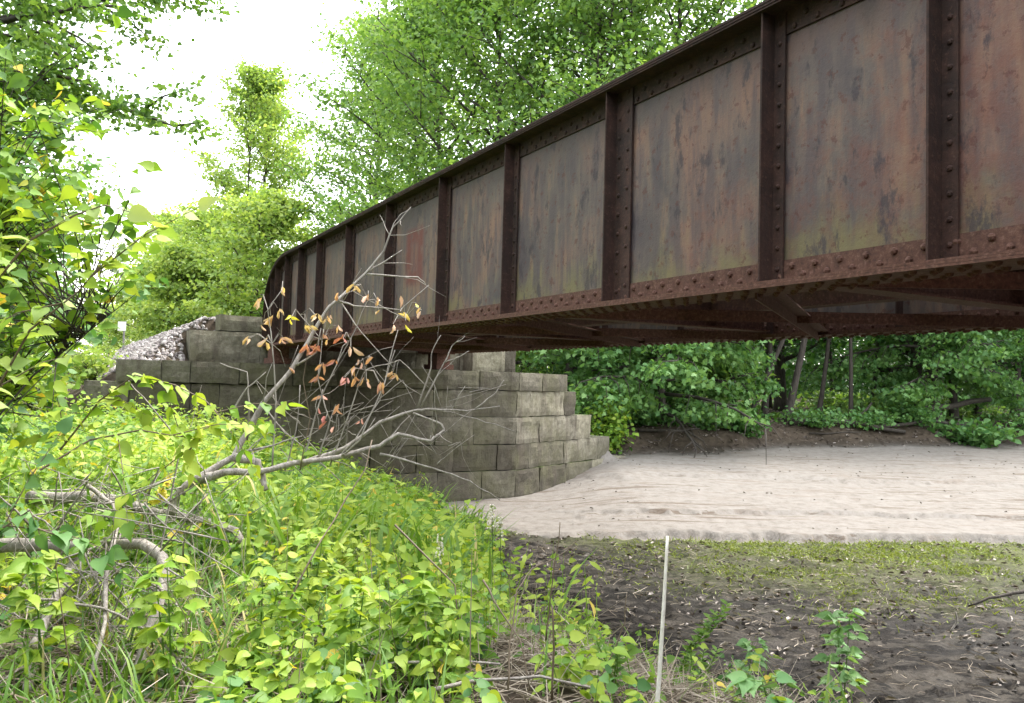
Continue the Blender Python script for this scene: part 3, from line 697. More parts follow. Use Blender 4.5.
for c in range(6):
    z0, z1 = ZC[c], ZC[c+1]; p = .06 if c == 5 else (.04 if c == 0 else (.03*(c == 1)))
    course_run(fw, (2.1 - p*.3, 16 - p), (1, 0), (0, -1), 6.8 + p*.6, z0, z1, .7, off=.5 + .35*(c % 2), tone=.35)  # front wall blocks darkened: stain plus under-bridge shade, put into their tone
    course_run(rw, (8.9 + .3*p + WN[0]*p + .004, 16 - p*.55 + .002), W_, WN, steps[c], z0, z1, .7, (1.25, 1.9), off=.55 + .45*(c % 2))
    # left wing is laid from its outer end towards the corner
    O = (2.1 + WL[0]*stepl[c] + WLN[0]*p - .004, 16 + WL[1]*stepl[c] + WLN[1]*p)
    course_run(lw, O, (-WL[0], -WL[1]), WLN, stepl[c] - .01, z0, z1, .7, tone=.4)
    if c < 5:
        core.box(2.3, 8.7, 16.12, 17.3, z0 - .02*(c == 0), z1 - .012)
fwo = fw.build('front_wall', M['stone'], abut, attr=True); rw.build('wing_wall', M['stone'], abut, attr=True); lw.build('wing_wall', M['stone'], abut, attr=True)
core.box(2.3, 8.9, 16.12, 17.3, 2.40, 2.80)
core.build('wall_core', M['mortar'], abut)
bw = MB()
course_run(bw, (2.23, 17.42), (1, 0), (0, -1), 7.4, 2.84, 3.48, .6, (.9, 1.4)); course_run(bw, (2.78, 17.47), (1, 0), (0, -1), 6.8, 3.485, 3.82, .55, (.9, 1.4))
bw.build('back_wall', M['stone'], abut, attr=True)
# bearing pedestal block beside the far girder
pb = MB(); course_run(pb, (8.2, 16.9), (1, 0), (0, -1), .85, 2.84, 3.5, .5, (.85, .85)); pb.build('pedestal_block', M['stone'], abut, attr=True)

# ballast
ico = np.array([(0,0,1),(.89,0,.45),(.28,.85,.45),(-.72,.53,.45),(-.72,-.53,.45),(.28,-.85,.45),(.72,.53,-.45),(-.28,.85,-.45),(-.89,0,-.45),(-.28,-.85,-.45),(.72,-.53,-.45),(0,0,-1)])
icf = np.array([(0,1,2),(0,2,3),(0,3,4),(0,4,5),(0,5,1),(1,6,2),(2,7,3),(3,8,4),(4,9,5),(5,10,1),(6,7,2),(7,8,3),(8,9,4),(9,10,5),(10,6,1),(11,7,6),(11,8,7),(11,9,8),(11,10,9),(11,6,10)])
def pebbles(name, X, Y, S, g, m, label, cat, lift=.3, z=None):
    n = len(X); Zp = terrain(X, Y)[0] if z is None else z
    V = ico[None]*g.uniform(.6, 1.2, (n, 12, 1))*g.uniform(.5, 1.2, (n, 1, 3))*S[:, None, None] + np.stack([X, Y, Zp + S*lift], 1)[:, None, :]
    Fc = (np.arange(n)[:, None, None]*12 + icf[None]).reshape(-1, 3)
    return tag(mesh_obj(name, V.reshape(-1, 3), Fc, m, attr=np.repeat(g.random(n), 12)), label, cat, None, 'stuff')
g = np.random.default_rng(9); n = 30000
s_ = -.1 + 9.3*g.random(n)**1.4; t_ = 17.0 + g.random(n)**1.3*22; 
ok = ~((s_ > 2.15) & (t_ < 18.05)) & (s_ < 3.6 + 10*(t_ > 18)) & ~((s_ < .5 + .5*vn(t_*1.5, s_*2, 3)) )
tw_ = 16 + np.where(s_ < 2.1, (2.1 - s_)*.541, 0); ok &= (t_ > tw_ + .55)
s_, t_ = s_[ok], t_[ok]; X, Y = s_*CS - t_*SN, s_*SN + t_*CS
pebbles('gravel_ballast', X, Y, g.uniform(.03, .065, len(X)), g, M['gravel'], 'pinkish grey crushed stone ballast heaped beside the upper wall blocks', 'gravel')

# small white sign far down the track
p = at(122, 327, 30)
sg = empty('track_sign', (p.x, p.y, hz(p.x, p.y)), R(-8), 'small plain white sign on a grey post beside the track', 'sign')
zz = p.z - sg.location.z
mb = MB(); mb.box(-.16, .16, -.012, 0, zz - .14, zz + .2); mb.build('sign_panel', M['white'], sg)
mb = MB(); mb.box(.05, .10, .002, .05, 0, zz + .1); mb.build('post', M['post'], sg)

# ------------------------------------------------------------------ ground cover on the bank
def scatter_xy(g, n, x0, x1, y0, y1): return g.uniform(x0, x1, n), g.uniform(y0, y1, n)
g = np.random.default_rng(21)
def weeds(name, n, box, hmin, hmax, lsz, T, mt, nlf, label, dmin=.5, seed=1, vmean=.5, spread=.05, exclude=None, dens=None, near=0):
    g = np.random.default_rng(seed); x, y = scatter_xy(g, n, *box)
    zt, sw_, ew_, de, db, df = terrain(x, y)
    ok = (db > dmin + .8*fbm(x*1.3, y*1.3, 3, 5)) & (np.hypot(x, y) > near)
    s = x*CS + y*SN; t = -x*SN + y*CS; tw = 16 + np.where(s > 8.9, (s - 8.9)*.541, np.where(s < 2.1, (2.1 - s)*.541, 0))
    ok &= (t < tw - .12) | (s < -.9)
    ok &= g.random(n) < (1 - .93*sm(x + .5*fbm(x*2, y*2, 3, 4), -.50, .08)) * (1 - .4*sm(-y, -6, -4)*sm(x, -1.0, -.3)) * (1 - .45*sm(-x, .95, 1.35)*sm(-y, -5.6, -4.9))
    x, y, zt = x[ok], y[ok], zt[ok]; n = len(x)
    clump = .6 + .8*vn(x*.9, y*.9, seed + 2)
    hh = g.uniform(hmin, hmax, n)*clump * (1 - .72*sm(-x, .95, 1.35)*sm(-y, -5.6, -4.9)*sm(x, -3.4, -2.9)) * (1 - .3*sm(-y, -6, -4))
    k = np.repeat(np.arange(n), nlf); m_ = len(k); f = g.random(m_)**.75
    lean = g.normal(size=(n, 2))*.18
    az = g.uniform(0, 2*math.pi, m_); r_ = spread*(1.3 - .6*f)
    P = np.stack([x[k] + lean[k, 0]*hh[k]*f + np.cos(az)*r_, y[k] + lean[k, 1]*hh[k]*f + np.sin(az)*r_, zt[k] + hh[k]*(.12 + .88*f)], 1)
    D = np.stack([np.cos(az), np.sin(az), g.normal(-.18, .28, m_)], 1); Nn = np.stack([g.normal(0, .55, m_), g.normal(-.5, .6, m_), np.ones(m_)], 1)
    vv = np.clip(g.normal(vmean, .2, m_) + 1.5*fbm(x*.8, y*.8, 3, 15)[k] + .25*(f - .5), 0, 1)
    vv = np.where(vv > .93, .9, vv); odd = g.random(m_) < .018; vv = np.where(odd, 1.0, vv)
    near_ = np.hypot(x, y) < 9; k2 = np.nonzero(near_)[0]
    if len(k2):
        sv = leaves(np.stack([x, y, zt], 1)[k2], np.stack([lean[k2, 0], lean[k2, 1], np.ones(len(k2))], 1), np.stack([np.zeros(len(k2)), -np.ones(len(k2)), np.zeros(len(k2))], 1), hh[k2]*1.02, (T_BLADE[0]*np.array([1, 1, .15]), T_BLADE[1]), g, np.full(len(k2), .45), w=.16)
        lv = leaves(P, D, Nn, lsz*g.uniform(.35, 1.55, m_)*(.75 + .4*(1 - f)), T, g, vv); return merge([lv, sv]), None
    return leaves(P, D, Nn, lsz*g.uniform(.55, 1.3, m_)*(.75 + .4*(1 - f)), T, g, vv), (x, y, zt, hh, lean)
gc = []
a, _ = weeds('w', 3400, (-6.5, 3, 2.7, 8.5), .2, .62, .072, T_NEAR, None, 11, '', .35, 31, .55, .055, near=2.9); gc.append(a)
a, _ = weeds('w', 7500, (-10, .9, 7, 19), .3, .85, .085, T_OVATE, None, 11, '', .6, 32, .55, .07); gc.append(a)
a, _ = weeds('w', 6500, (-12, .9, 6, 22), .3, .85, .13, T_LANCE, None, 14, '', .5, 33, .6, .05); gc.append(a)
V, Fc, A = merge(gc)
tag(mesh_obj('bank_weeds', V, Fc, M['leaf_weed'], attr=A), 'bright lime green broad leaved weeds covering the near bank', 'weeds', None, 'stuff')
a, _ = weeds('w', 1100, (-6.5, 2.2, 2.8, 9), .15, .42, .07, T_OVATE, None, 12, '', .2, 35, .5, .05, near=3.0)
b_, _ = weeds('w', 2200, (-12, 1.2, 8, 22), .3, .7, .10, T_LANCE, None, 12, '', .4, 36, .5, .05)
V, Fc, A = merge([a, b_]); tag(mesh_obj('bank_undergrowth', V, Fc, M['leaf_weed_blue'], attr=A), 'cooler green small leaved weeds mixed through the near bank', 'weeds', None, 'stuff')
def blades(n, box, l0, l1, seed, dmin, vm=.5, spread=.35, near=0, dens=None):
    g = np.random.default_rng(seed); x, y = scatter_xy(g, n, *box); zt, sw_, ew_, de, db, df = terrain(x, y)
    ok = (db > dmin + .9*fbm(x*1.1, y*1.1, 3, 8)) & (np.hypot(x, y) > near)
    s = x*CS + y*SN; t = -x*SN + y*CS; tw = 16 + np.where(s > 8.9, (s - 8.9)*.541, np.where(s < 2.1, (2.1 - s)*.541, 0)); ok &= (t < tw - .08) | (s < -.9)
    ok &= (vn(x*1.7, y*1.7, seed) > .42) & (g.random(n) < 1 - .95*sm(x, -.5, .0))
    if dens is not None: ok &= g.random(n) < dens(x, y)
    x, y, zt = x[ok], y[ok], zt[ok]; m_ = len(x); az = g.uniform(0, 6.283, m_)
    D = np.stack([np.cos(az)*spread, np.sin(az)*spread, np.ones(m_)], 1); Nn = np.stack([-np.cos(az), -np.sin(az), np.full(m_, .3)], 1)
    return leaves(np.stack([x, y, zt], 1), D, Nn, g.uniform(l0, l1, m_), T_BLADE, g, np.clip(g.normal(vm, .22, m_), 0, 1), w=.55)
V, Fc, A = merge([blades(6500, (-9, 1.5, 5.5, 18), .4, 1.0, 41, .4, .65), blades(7000, (-5, 2, 2.8, 7), .15, .4, 42, .3), blades(2200, (-3.0, -.2, 12.5, 16.5), .4, .9, 43, -.2, .5, .5)])
tag(mesh_obj('bank_grass', V, Fc, M['grass'], attr=A), 'long green grass blades growing through the weeds in front of the stones', 'grass', None, 'stuff')
# dry stems and thatch
def sticks_stuff(n, box, l0, l1, r, seed, dmin, dmax=99, flat_=.35, near=0, hover=.05):
    g = np.random.default_rng(seed); x, y = scatter_xy(g, n, *box); zt, a1, a2, de, db, df = terrain(x, y); ok = (db > dmin) & (db < dmax) & (np.hypot(x, y) > near)
    x, y, zt = x[ok], y[ok], zt[ok]; m_ = len(x); az = g.uniform(0, 6.283, m_); L = g.uniform(l0, l1, m_); el = g.normal(0, flat_, m_)
    D = np.stack([np.cos(az)*np.cos(el), np.sin(az)*np.cos(el), np.abs(np.sin(el))], 1); P0 = np.stack([x, y, zt + hover*g.random(m_)], 1)
    sd = nrm(np.cross(D, rdir(g, m_))); up_ = np.cross(D, sd); bend = sd*L[:, None]*g.uniform(-.15, .15, m_)[:, None]
    rr_ = r*g.uniform(.5, 1.4, m_)[:, None]; V = []
    for f, kx, rad in ((0, 0, 1), (.5, 1, .8), (1, 0, .35)):
        c = P0 + D*(L*f)[:, None] + bend*kx
        for an in (0, 2.094, 4.189): V.append(c + rr_*rad*(sd*math.cos(an) + up_*math.sin(an)))
    V = np.stack(V, 1).reshape(-1, 3); tf = []
    for i in (0, 3):
        for k in range(3): a_, b2 = i + k, i + (k+1) % 3; tf += [(a_, b2, b2+3), (a_, b2+3, a_+3)]
    return V, (np.arange(m_)[:, None, None]*9 + np.array(tf)[None]).reshape(-1, 3), np.repeat(g.random(m_), 9)
V, Fc, A = merge([sticks_stuff(9000, (-6, 2.2, 2.6, 8), .1, .5, .0036, 51, .25, 99, .22), sticks_stuff(1100, (-5, .25, 3.4, 7.0), .25, .7, .003, 52, .2, 99, .75), sticks_stuff(2500, (-10, 1, 7, 16), .15, .7, .005, 53, .1, 99, .5), sticks_stuff(2600, (.2, 9, 3.2, 13.5), .06, .28, .003, 54, -6, 3, .10)])
tag(mesh_obj('dry_thatch', V, Fc, M['straw'], attr=A), 'tangled dry tan stems and twigs lying on the bank', 'dry stems', None, 'stuff')
# moss grass on the mud near the sand edge
g = np.random.default_rng(61); n = 80000; x, y = scatter_xy(g, n, .0, 13, 8.5, 15.4); zt, a1, a2, de, db, df = terrain(x, y)
w_ = np.clip(sm(-de, 6.0, .3)*sm(x, .3, 6.5)*1.3 + .35*sm(-de, 1.0, 0), 0, 1)
ok = (de < -.02) & (db < .3) & (g.random(n) < w_*sm(vn(x*1.3, y*1.6, 6) + .35*vn(x*5, y*5, 7), .35, .85)); x, y, zt = x[ok], y[ok], zt[ok]; m_ = len(x)
V, Fc, A = leaves(np.stack([x, y, zt], 1), rdir(g, m_, .3, .7), rdir(g, m_, .5, .5), g.uniform(.03, .10, m_), T_BLADE, g, w=2.2)
tag(mesh_obj('mud_sprouts', V, Fc, M['moss_grass'], attr=A), 'short yellow green sprouts on the mud along the sand edge', 'sprouts', None, 'stuff')
# leaf litter and clods on the mud
g = np.random.default_rng(62); n = 5000; x, y = scatter_xy(g, n, -.6, 12, 4.2, 15); zt, a1, a2, de, db, df = terrain(x, y); ok = (db < 2.6) & (de < -.05) & (vn(x*1.5, y*2.2, 12) + .3*g.random(n) > .5); x, y, zt = x[ok], y[ok], zt[ok]; m_ = len(x)
V, Fc, A = leaves(np.stack([x, y, zt + .012], 1), rdir(g, m_, .15, 0), rdir(g, m_, .25, 1), g.uniform(.03, .12, m_), T_CURL, g)
tag(mesh_obj('leaf_litter', V, Fc, M['litter'], attr=A), 'scattered dry fallen leaves lying on the dark mud', 'leaves', None, 'stuff')
g = np.random.default_rng(63); n = 900; x, y = scatter_xy(g, n, 1, 24, 14, 27); zt, a1, a2, de, db, df = terrain(x, y); ok = (de > .3) & (df < 0) & (vn(x*.6, y*2, 3) > .5); x, y, zt = x[ok], y[ok], zt[ok]; m_ = len(x)
V, Fc, A = leaves(np.stack([x, y, zt + .01], 1), rdir(g, m_, .15, 0), rdir(g, m_, .3, 1), g.uniform(.03, .08, m_), T_CURL, g, g.random(m_)*.5)
tag(mesh_obj('sand_debris', V, Fc, M['litter'], attr=A), 'specks of brown leaf debris on the pale sand', 'leaves', None, 'stuff')
M['clod'] = flat('mud_clod', (.038,.032,.028), .85, .4)
g = np.random.default_rng(64); n = 1800; x, y = scatter_xy(g, n, .2, 12, 5, 14.6); zt, a1, a2, de, db, df = terrain(x, y); ok = (db < .5) & (de < -.05) & (vn(x*1.2, y*2.6, 9) > .42); x, y = x[ok], y[ok]
pebbles('mud_clods', x, y, g.uniform(.008, .028, len(x)), g, M['clod'], 'small crumbled clods of dark mud', 'mud clods', .15)
# far bank litter
g = np.random.default_rng(65); n = 9000; x, y = scatter_xy(g, n, 2, 26, 22, 40); zt, a1, a2, de, db, df = terrain(x, y); ok = df > -.2; x, y, zt = x[ok], y[ok], zt[ok]; m_ = len(x)
V, Fc, A = leaves(np.stack([x, y, zt + .02], 1), rdir(g, m_, .3, 0), rdir(g, m_, .4, 1), g.uniform(.06, .16, m_), T_CURL, g, g.random(m_)*.8)
tag(mesh_obj('woodland_litter', V, Fc, M['litter'], attr=A), 'brown leaf litter covering the far bank under the trees', 'leaves', None, 'stuff')
g = np.random.default_rng(66); n = 7000; x, y = scatter_xy(g, n, 3, 30, 26, 46); zt, a1, a2, de, db, df = terrain(x, y); ok = (df > 1.6) & (vn(x*.5, y*.5, 2) > .42); x, y, zt = x[ok], y[ok], zt[ok]; m_ = len(x)
V, Fc, A = leaves(np.stack([x, y, zt + .2*g.random(m_)], 1), rdir(g, m_, .4, .2), rdir(g, m_, .4, 1), g.uniform(.12, .26, m_), T_OVATE, g, g.random(m_)*.8)
tag(mesh_obj('woodland_undergrowth', V, Fc, M['leaf_mid'], attr=A), 'low green undergrowth on the far bank between the trunks', 'undergrowth', None, 'stuff')

# ------------------------------------------------------------------ fallen limbs on the far bank
def limb(name, label, pts, r0, r1, m='deadwood', cat='fallen limb', group=None, jit=.0, n=7):
    pts = [Vector(p) for p in pts]; o0 = pts[0].copy(); rd = random.Random(len(label)); out = []
    for i in range(len(pts) - 1):
        for k in range(3):
            q = pts[i].lerp(pts[i+1], k/3); 
            if k: q += Vector((rd.uniform(-1, 1), rd.uniform(-1, 1), rd.uniform(-1, 1)))*jit
            out.append(q - o0)
    out.append(pts[-1] - o0); m_ = len(out); mb = MB(); mb.tube(out, [r0 + (r1 - r0)*i/(m_-1) for i in range(m_)], n)
    o = mb.build(name, M[m], smooth=True); o.location = o0; return tag(o, label, cat, group)
def gp(px, Y, dz=0): 
    p = at(px, 380, Y); return (p.x, p.y, hz(p.x, p.y) + dz)
gl = 'fallen limbs on the far bank'
limb('fallen_limb', 'long dark log lying on the far bank below the trunks', [gp(790, 28, .12), gp(840, 28.2, .2), gp(905, 28.6, .12)], .13, .06, 'bark', group=gl, jit=.04)
limb('fallen_limb', 'short stub of limb poking up left of the dark log', [gp(855, 29, .1), gp(872, 29.2, .75)], .08, .03, 'bark', group=gl, jit=.03)
limb('fallen_limb', 'log slanting up behind the right hand shrub', [gp(900, 30, .1), gp(935, 30.5, .5), gp(990, 31, .9)], .16, .09, 'bark', group=gl, jit=.05)
limb('fallen_limb', 'thin dark limb lying low across the bank at right', [gp(870, 28.4, .15), gp(930, 28.9, .4), gp(1010, 29.5, .3)], .07, .035, 'bark', group=gl, jit=.05)
limb('fallen_limb', 'thin dark stick beside the long dark log', [gp(810, 27.6, .06), gp(862, 27.9, .15)], .03, .015, 'bark', group=gl, jit=.03)
limb('fallen_limb', 'thin dark limb lying below the drooping maple', [gp(640, 24.6, .1), gp(700, 25.3, .18)], .05, .025, 'bark', group=gl, jit=.03)
limb('dead_branch', 'half buried dark branch in the mud at the right edge', [at(1060, 575, 9.8), at(1022, 592, 9.7), at(988, 598, 9.6), at(968, 606, 9.6)], .028, .010, 'bark', 'branch', jit=.01)
limb('dead_twig', 'forked pale twig standing on the dark mud', [at(950, 632, 8.6), at(957, 622, 8.6), at(956, 612, 8.6)], .012, .008, 'deadwood', 'twig', jit=.003)

# ------------------------------------------------------------------ dead branch tangle on the near bank
rdb = random.Random(12)
tang = empty('dead_tree_limb', tuple(at(170, 516, 6.0)), 0, 'grey forked dead tree limb sprawling over the weeds in front of the abutment', 'dead limb')
T0_ = Vector(tang.location)
def path(name, pix, r0, r1, parent, org, m='deadwood', sub=3, jit=.006, twigs=0, n=6):
    pts = [at(*p) - org for p in pix]; out = []
    for i in range(len(pts) - 1):
        for k in range(sub):
            q = pts[i].lerp(pts[i+1], k/sub)
            if k: q += Vector([rdb.uniform(-jit, jit) for _ in range(3)])
            out.append(q)
    out.append(pts[-1]); m_ = len(out); mb = MB(); rr_ = [(r0 + (r1 - r0)*(i/(m_-1))**.6)*rdb.uniform(.9, 1.12) for i in range(m_)]
    mb.tube(out, rr_, n)
    for _ in range(twigs):
        i = rdb.randrange(1, m_ - 1); d = (out[i+1] - out[i-1]).normalized(); e = (d*.6 + Vector([rdb.uniform(-1, 1) for _ in range(3)])).normalized()
        L = rdb.uniform(.12, .45); q = out[i]; tw = [q]
        for k in range(3): e = (e + Vector([rdb.uniform(-.3, .3) for _ in range(3)])).normalized(); tw.append(tw[-1] + e*L/3)
        rr2 = min(rr_[i]*.5, .006); mb.tube(tw, [rr2, rr2*.8, rr2*.55, rr2*.3], 4)
    return mb.build(name, M[m], parent, smooth=True)
path('main_limb', [(30,498,6.3),(69,498,6.2),(90,496,6.1),(120,501,6.0),(158,513,6.0),(179,516,6.0),(209,522,5.9),(236,531,5.8),(242,542,5.7)], .05, .024, tang, T0_, twigs=8, n=8)
path('branch', [(172,514,6.0),(176,497,6.0),(193,481,6.0),(234,457,6.1),(255,418,6.2),(263,403,6.2),(291,371,6.3),(315,329,6.4),(329,307,6.4),(366,273,6.5),(384,251,6.5),(393,227,6.5),(411,207,6.5)], .042, .004, tang, T0_, twigs=12, n=8)
path('branch', [(196,481,6.0),(225,472,6.0),(258,472,6.0),(294,463,6.1),(339,457,6.2),(380,446,6.3),(398,434,6.3),(431,441,6.3),(444,430,6.4),(439,423,6.4),(413,413,6.4)], .036, .007, tang, T0_, twigs=7)
path('branch', [(234,457,6.05),(258,462,6.05),(262,474,6.05),(266,490,6.0)], .04, .018, tang, T0_)
path('branch', [(300,465,6.4),(345,448,6.5),(380,422,6.6),(413,411,6.6),(426,409,6.6),(467,411,6.7),(500,406,6.7)], .028, .005, tang, T0_, twigs=5)
path('branch', [(426,409,6.6),(450,412,6.7),(467,417,6.7),(495,424,6.7),(516,432,6.7)], .009, .003, tang, T0_)
path('branch', [(418,408,6.6),(431,368,6.6),(432,352,6.6),(441,335,6.6)], .009, .003, tang, T0_, twigs=2)
path('branch', [(421,407,6.6),(444,363,6.6),(452,346,6.6),(465,336,6.6)], .009, .003, tang, T0_, twigs=3)
path('branch', [(444,363,6.6),(458,357,6.6),(469,351,6.6)], .006, .003, tang, T0_)
path('branch', [(475,409,6.7),(495,394,6.7),(504,380,6.7)], .008, .003, tang, T0_)
path('branch', [(455,408,6.65),(459,395,6.6),(465,386,6.6)], .006, .003, tang, T0_)
path('branch', [(380,454,6.3),(408,461,6.3),(444,472,6.3),(470,481,6.3),(500,500,6.3)], .012, .004, tang, T0_)
path('branch', [(366,273,6.5),(390,258,6.5),(402,250,6.5)], .010, .003, tang, T0_, twigs=1)
path('branch', [(366,274,6.5),(418,277,6.5),(426,285,6.5)], .009, .003, tang, T0_, twigs=1)
path('branch', [(338,301,6.45),(354,306,6.4),(400,310,6.4),(429,285,6.4)], .010, .003, tang, T0_, twigs=1)
path('branch', [(340,301,6.45),(362,333,6.4),(393,367,6.4)], .007, .003, tang, T0_)
path('branch', [(297,365,6.3),(316,353,6.3),(321,328,6.3)], .012, .003, tang, T0_)
path('branch', [(263,404,6.2),(285,433,6.2),(310,450,6.1)], .007, .003, tang, T0_, twigs=1)
path('branch', [(247,440,6.1),(249,400,6.0),(247,372,6.0),(220,363,6.0)], .009, .003, tang, T0_)
path('branch', [(232,412,5.8),(247,388,5.8),(266,372,5.8)], .009, .003, tang, T0_)
path('branch', [(240,452,6.1),(275,445,6.1),(302,436,6.1)], .012, .004, tang, T0_, twigs=2)
path('branch', [(168,640,4.6),(158,560,5.2),(181,445,5.2),(150,405,5.1),(128,380,5.1)], .010, .003, tang, T0_, twigs=2)
path('branch', [(340,457,6.2),(360,440,6.1),(385,382,6.2),(398,330,6.3)], .010, .003, tang, T0_, twigs=3)
for i in range(30):
    x0, y0 = rdb.uniform(250, 470), rdb.uniform(385, 475); path('twig', [(x0, y0, 6.4), (x0 + rdb.uniform(-25, 30), y0 + rdb.uniform(-30, 15), 6.4), (x0 + rdb.uniform(-45, 60), y0 + rdb.uniform(-60, 25), 6.4)], .004, .0015, tang, T0_, twigs=1, n=4)
for i in range(26):
    x0, y0 = rdb.uniform(60, 230), rdb.uniform(485, 525); path('twig', [(x0, y0, 5.8), (x0 + rdb.uniform(-35, 35), y0 + rdb.uniform(-25, 20), 5.7), (x0 + rdb.uniform(-70, 70), y0 + rdb.uniform(-50, 40), 5.6)], .006, .002, tang, T0_, twigs=1, n=4)
t2 = empty('bent_dead_root', tuple(at(90, 547, 4.9)), 0, 'thick grey bent limb arching down to the ground at lower left', 'dead limb'); o2 = Vector(t2.location)
path('main_limb', [(-60,560,5.1),(0,546,5.0),(45,545,4.9),(90,547,4.8),(143,544,4.5),(163,558,4.3),(164,579,4.2),(155,617,4.0),(140,662,3.85),(132,700,3.7)], .046, .022, t2, o2, twigs=8, n=9)
path('branch', [(75,560,4.6),(51,608,4.15),(33,647,3.85),(28,690,3.65)], .026, .022, t2, o2, twigs=4)
path('branch', [(138,668,3.8),(160,672,3.8),(190,690,3.8)], .02, .01, t2, o2)
path('branch', [(88,486,5.2),(113,504,5.0),(119,519,4.7),(108,561,4.2),(105,623,3.85),(90,682,3.65)], .014, .010, t2, o2, twigs=4)
path('branch', [(24,600,3.9),(54,600,3.9),(102,608,3.9),(155,635,3.85),(194,674,3.75)], .009, .005, t2, o2, twigs=3)
path('branch', [(60,620,4.3),(110,570,4.5),(125,520,4.8),(98,500,5.2)], .008, .004, t2, o2, twigs=3)
path('branch', [(10,520,4.8),(60,510,4.9),(120,530,5),(170,540,5)], .007, .003, t2, o2, twigs=4)
for i in range(46):
    x0, y0 = rdb.uniform(20, 190), rdb.uniform(490, 640); path('twig', [(x0, y0, 4.2), (x0 + rdb.uniform(-50, 60), y0 + rdb.uniform(-60, 60), 4.1), (x0 + rdb.uniform(-90, 90), y0 + rdb.uniform(-60, 60), 4.0)], .006, .002, t2, o2, twigs=1, n=4)

# dry bare stems standing on the bank: each its own thing
def stem(label, pix, r0, r1, m='straw', twigs=0, name='dead_plant', cat='dry stem'):
    org = at(*pix[0]); o = path(name, pix, r0, r1, None, org, m, 3, .004, twigs, 5); o.location = org; return tag(o, label, cat, 'dry stems on the near bank')
stem('curved pale stem arching right over the mud', [(508,690,3.6),(510,640,3.7),(517,590,3.8),(532,569,3.9),(552,560,3.9),(567,551,3.9),(577,541,3.9)], .005, .002)
stem('thin pale stem standing straight beside the curved one', [(546,640,3.7),(550,600,3.7),(557,550,3.7),(560,522,3.7)], .004, .002)
stem('short pale upright stem cut off at the bottom edge', [(552,700,3.5),(554,650,3.5),(552,606,3.5)], .006, .004)
stem('thin grey stem curving up out of the litter', [(594,690,3.9),(612,655,3.9),(625,622,3.9),(627,593,3.9)], .004, .002)
stem('dry stem leaning right from the weeds', [(483,580,4.0),(500,610,3.9),(520,640,3.8),(530,690,3.7)], .005, .003)
stem('long dry stem slanting across the bright weeds', [(283,612,3.9),(310,560,4.0),(345,500,4.3),(365,470,4.4),(372,440,4.5)], .006, .003, twigs=1)
stem('dry stem slanting down from the bright weeds', [(395,525,4.4),(430,560,4.3),(455,585,4.2),(460,640,4.1)], .006, .003)
stem('brown stick lying low along the bottom edge', [(430,690,3.5),(480,680,3.6),(540,676,3.7),(600,690,3.7)], .010, .006, 'deadwood', name='dry_stick')
stem('brown stick lying under the bright weeds', [(310,668,3.7),(380,665,3.8),(440,660,3.8),(500,664,3.8)], .010, .006, 'deadwood', name='dry_stick')
stem('thin stem standing by the red leaves', [(300,470,6),(310,420,6),(303,380,6),(312,330,6)], .005, .002)

# the white stick
o = limb('white_stake', 'thin straight white stick standing upright in the mud', [at(652, 760, 3.55), at(659, 680, 3.55), at(664, 600, 3.55), at(667.5, 536, 3.55)], .011, .0065, 'stick', 'stick', n=7)

# ------------------------------------------------------------------ sapling with wilted leaves
sap = empty('wilted_sapling', tuple(at(290, 480, 6.2)), 0, 'thin sapling with curled red orange and yellow wilted leaves before the girder', 'sapling'); so = Vector(sap.location)
LP = [(100 + a/3.347, 290 + b/3.347, c) for a, b, c in [(535,30,.7),(572,100,.7),(645,100,1),(500,175,.7),(555,180,.7),(545,130,.6),(615,175,.5),(690,130,.9),(720,95,.8),(770,100,.5),(730,200,.15),(700,200,.1),(770,180,.6),(820,175,.05),(840,205,.7),(855,265,.4),(820,305,.1),(855,305,.3),(885,315,.5),(935,320,.4),(905,240,.4),(795,250,.1),(745,265,.3),(730,300,.2),(720,405,.05),(755,445,.05),(780,465,.3),(800,400,.3),(745,370,.3),(870,445,.2),(975,290,.6),(990,300,.5),(620,270,.4)]]
LP += [(240 + a/2.81, 150 + b/2.81, c) for a, b, c in [(55,425,.7),(120,395,.75),(85,475,.8),(105,455,.8),(20,540,.8),(70,545,.7),(145,480,1),(120,535,.5),(190,500,.85),(210,475,.8),(320,395,.7),(325,390,.85),(285,420,.4),(360,420,.4),(385,430,.5),(455,430,.4),(450,465,.9),(495,440,1),(465,490,1),(430,500,.6),(245,480,.7),(270,505,.5),(235,525,.3),(190,560,.15),(290,540,.05),(310,570,.6),(215,560,.1),(390,460,.7),(370,595,.3),(340,605,.4),(275,605,.1),(290,650,.1),(325,650,.3),(355,660,.5),(390,665,.2),(430,635,.6),(235,610,.3),(220,640,.2),(510,460,.6)]]
gg_ = np.random.default_rng(8)
P = []; vals = []
stemsP = [[(272,470,6.1),(276,400,6.1),(272,344,6.1),(268,310,6.1),(282,290,6.1)], [(300,470,6.2),(322,395,6.2),(350,340,6.25),(368,300,6.3),(405,318,6.3)], [(330,465,6.2),(345,425,6.2),(365,370,6.25),(400,360,6.3),(425,385,6.3)], [(318,460,6.2),(330,420,6.2),(318,380,6.2),(322,340,6.2),(300,315,6.2)], [(285,470,6.1),(296,430,6.1),(300,385,6.1)], [(335,460,6.2),(355,440,6.2),(380,400,6.3),(395,350,6.3)]]
nodes = []
for sp in stemsP:
    path('stem', sp, .007, .003, sap, so, 'deadwood', 3, .006, 2, 5); nodes += [at(*q) for q in sp]
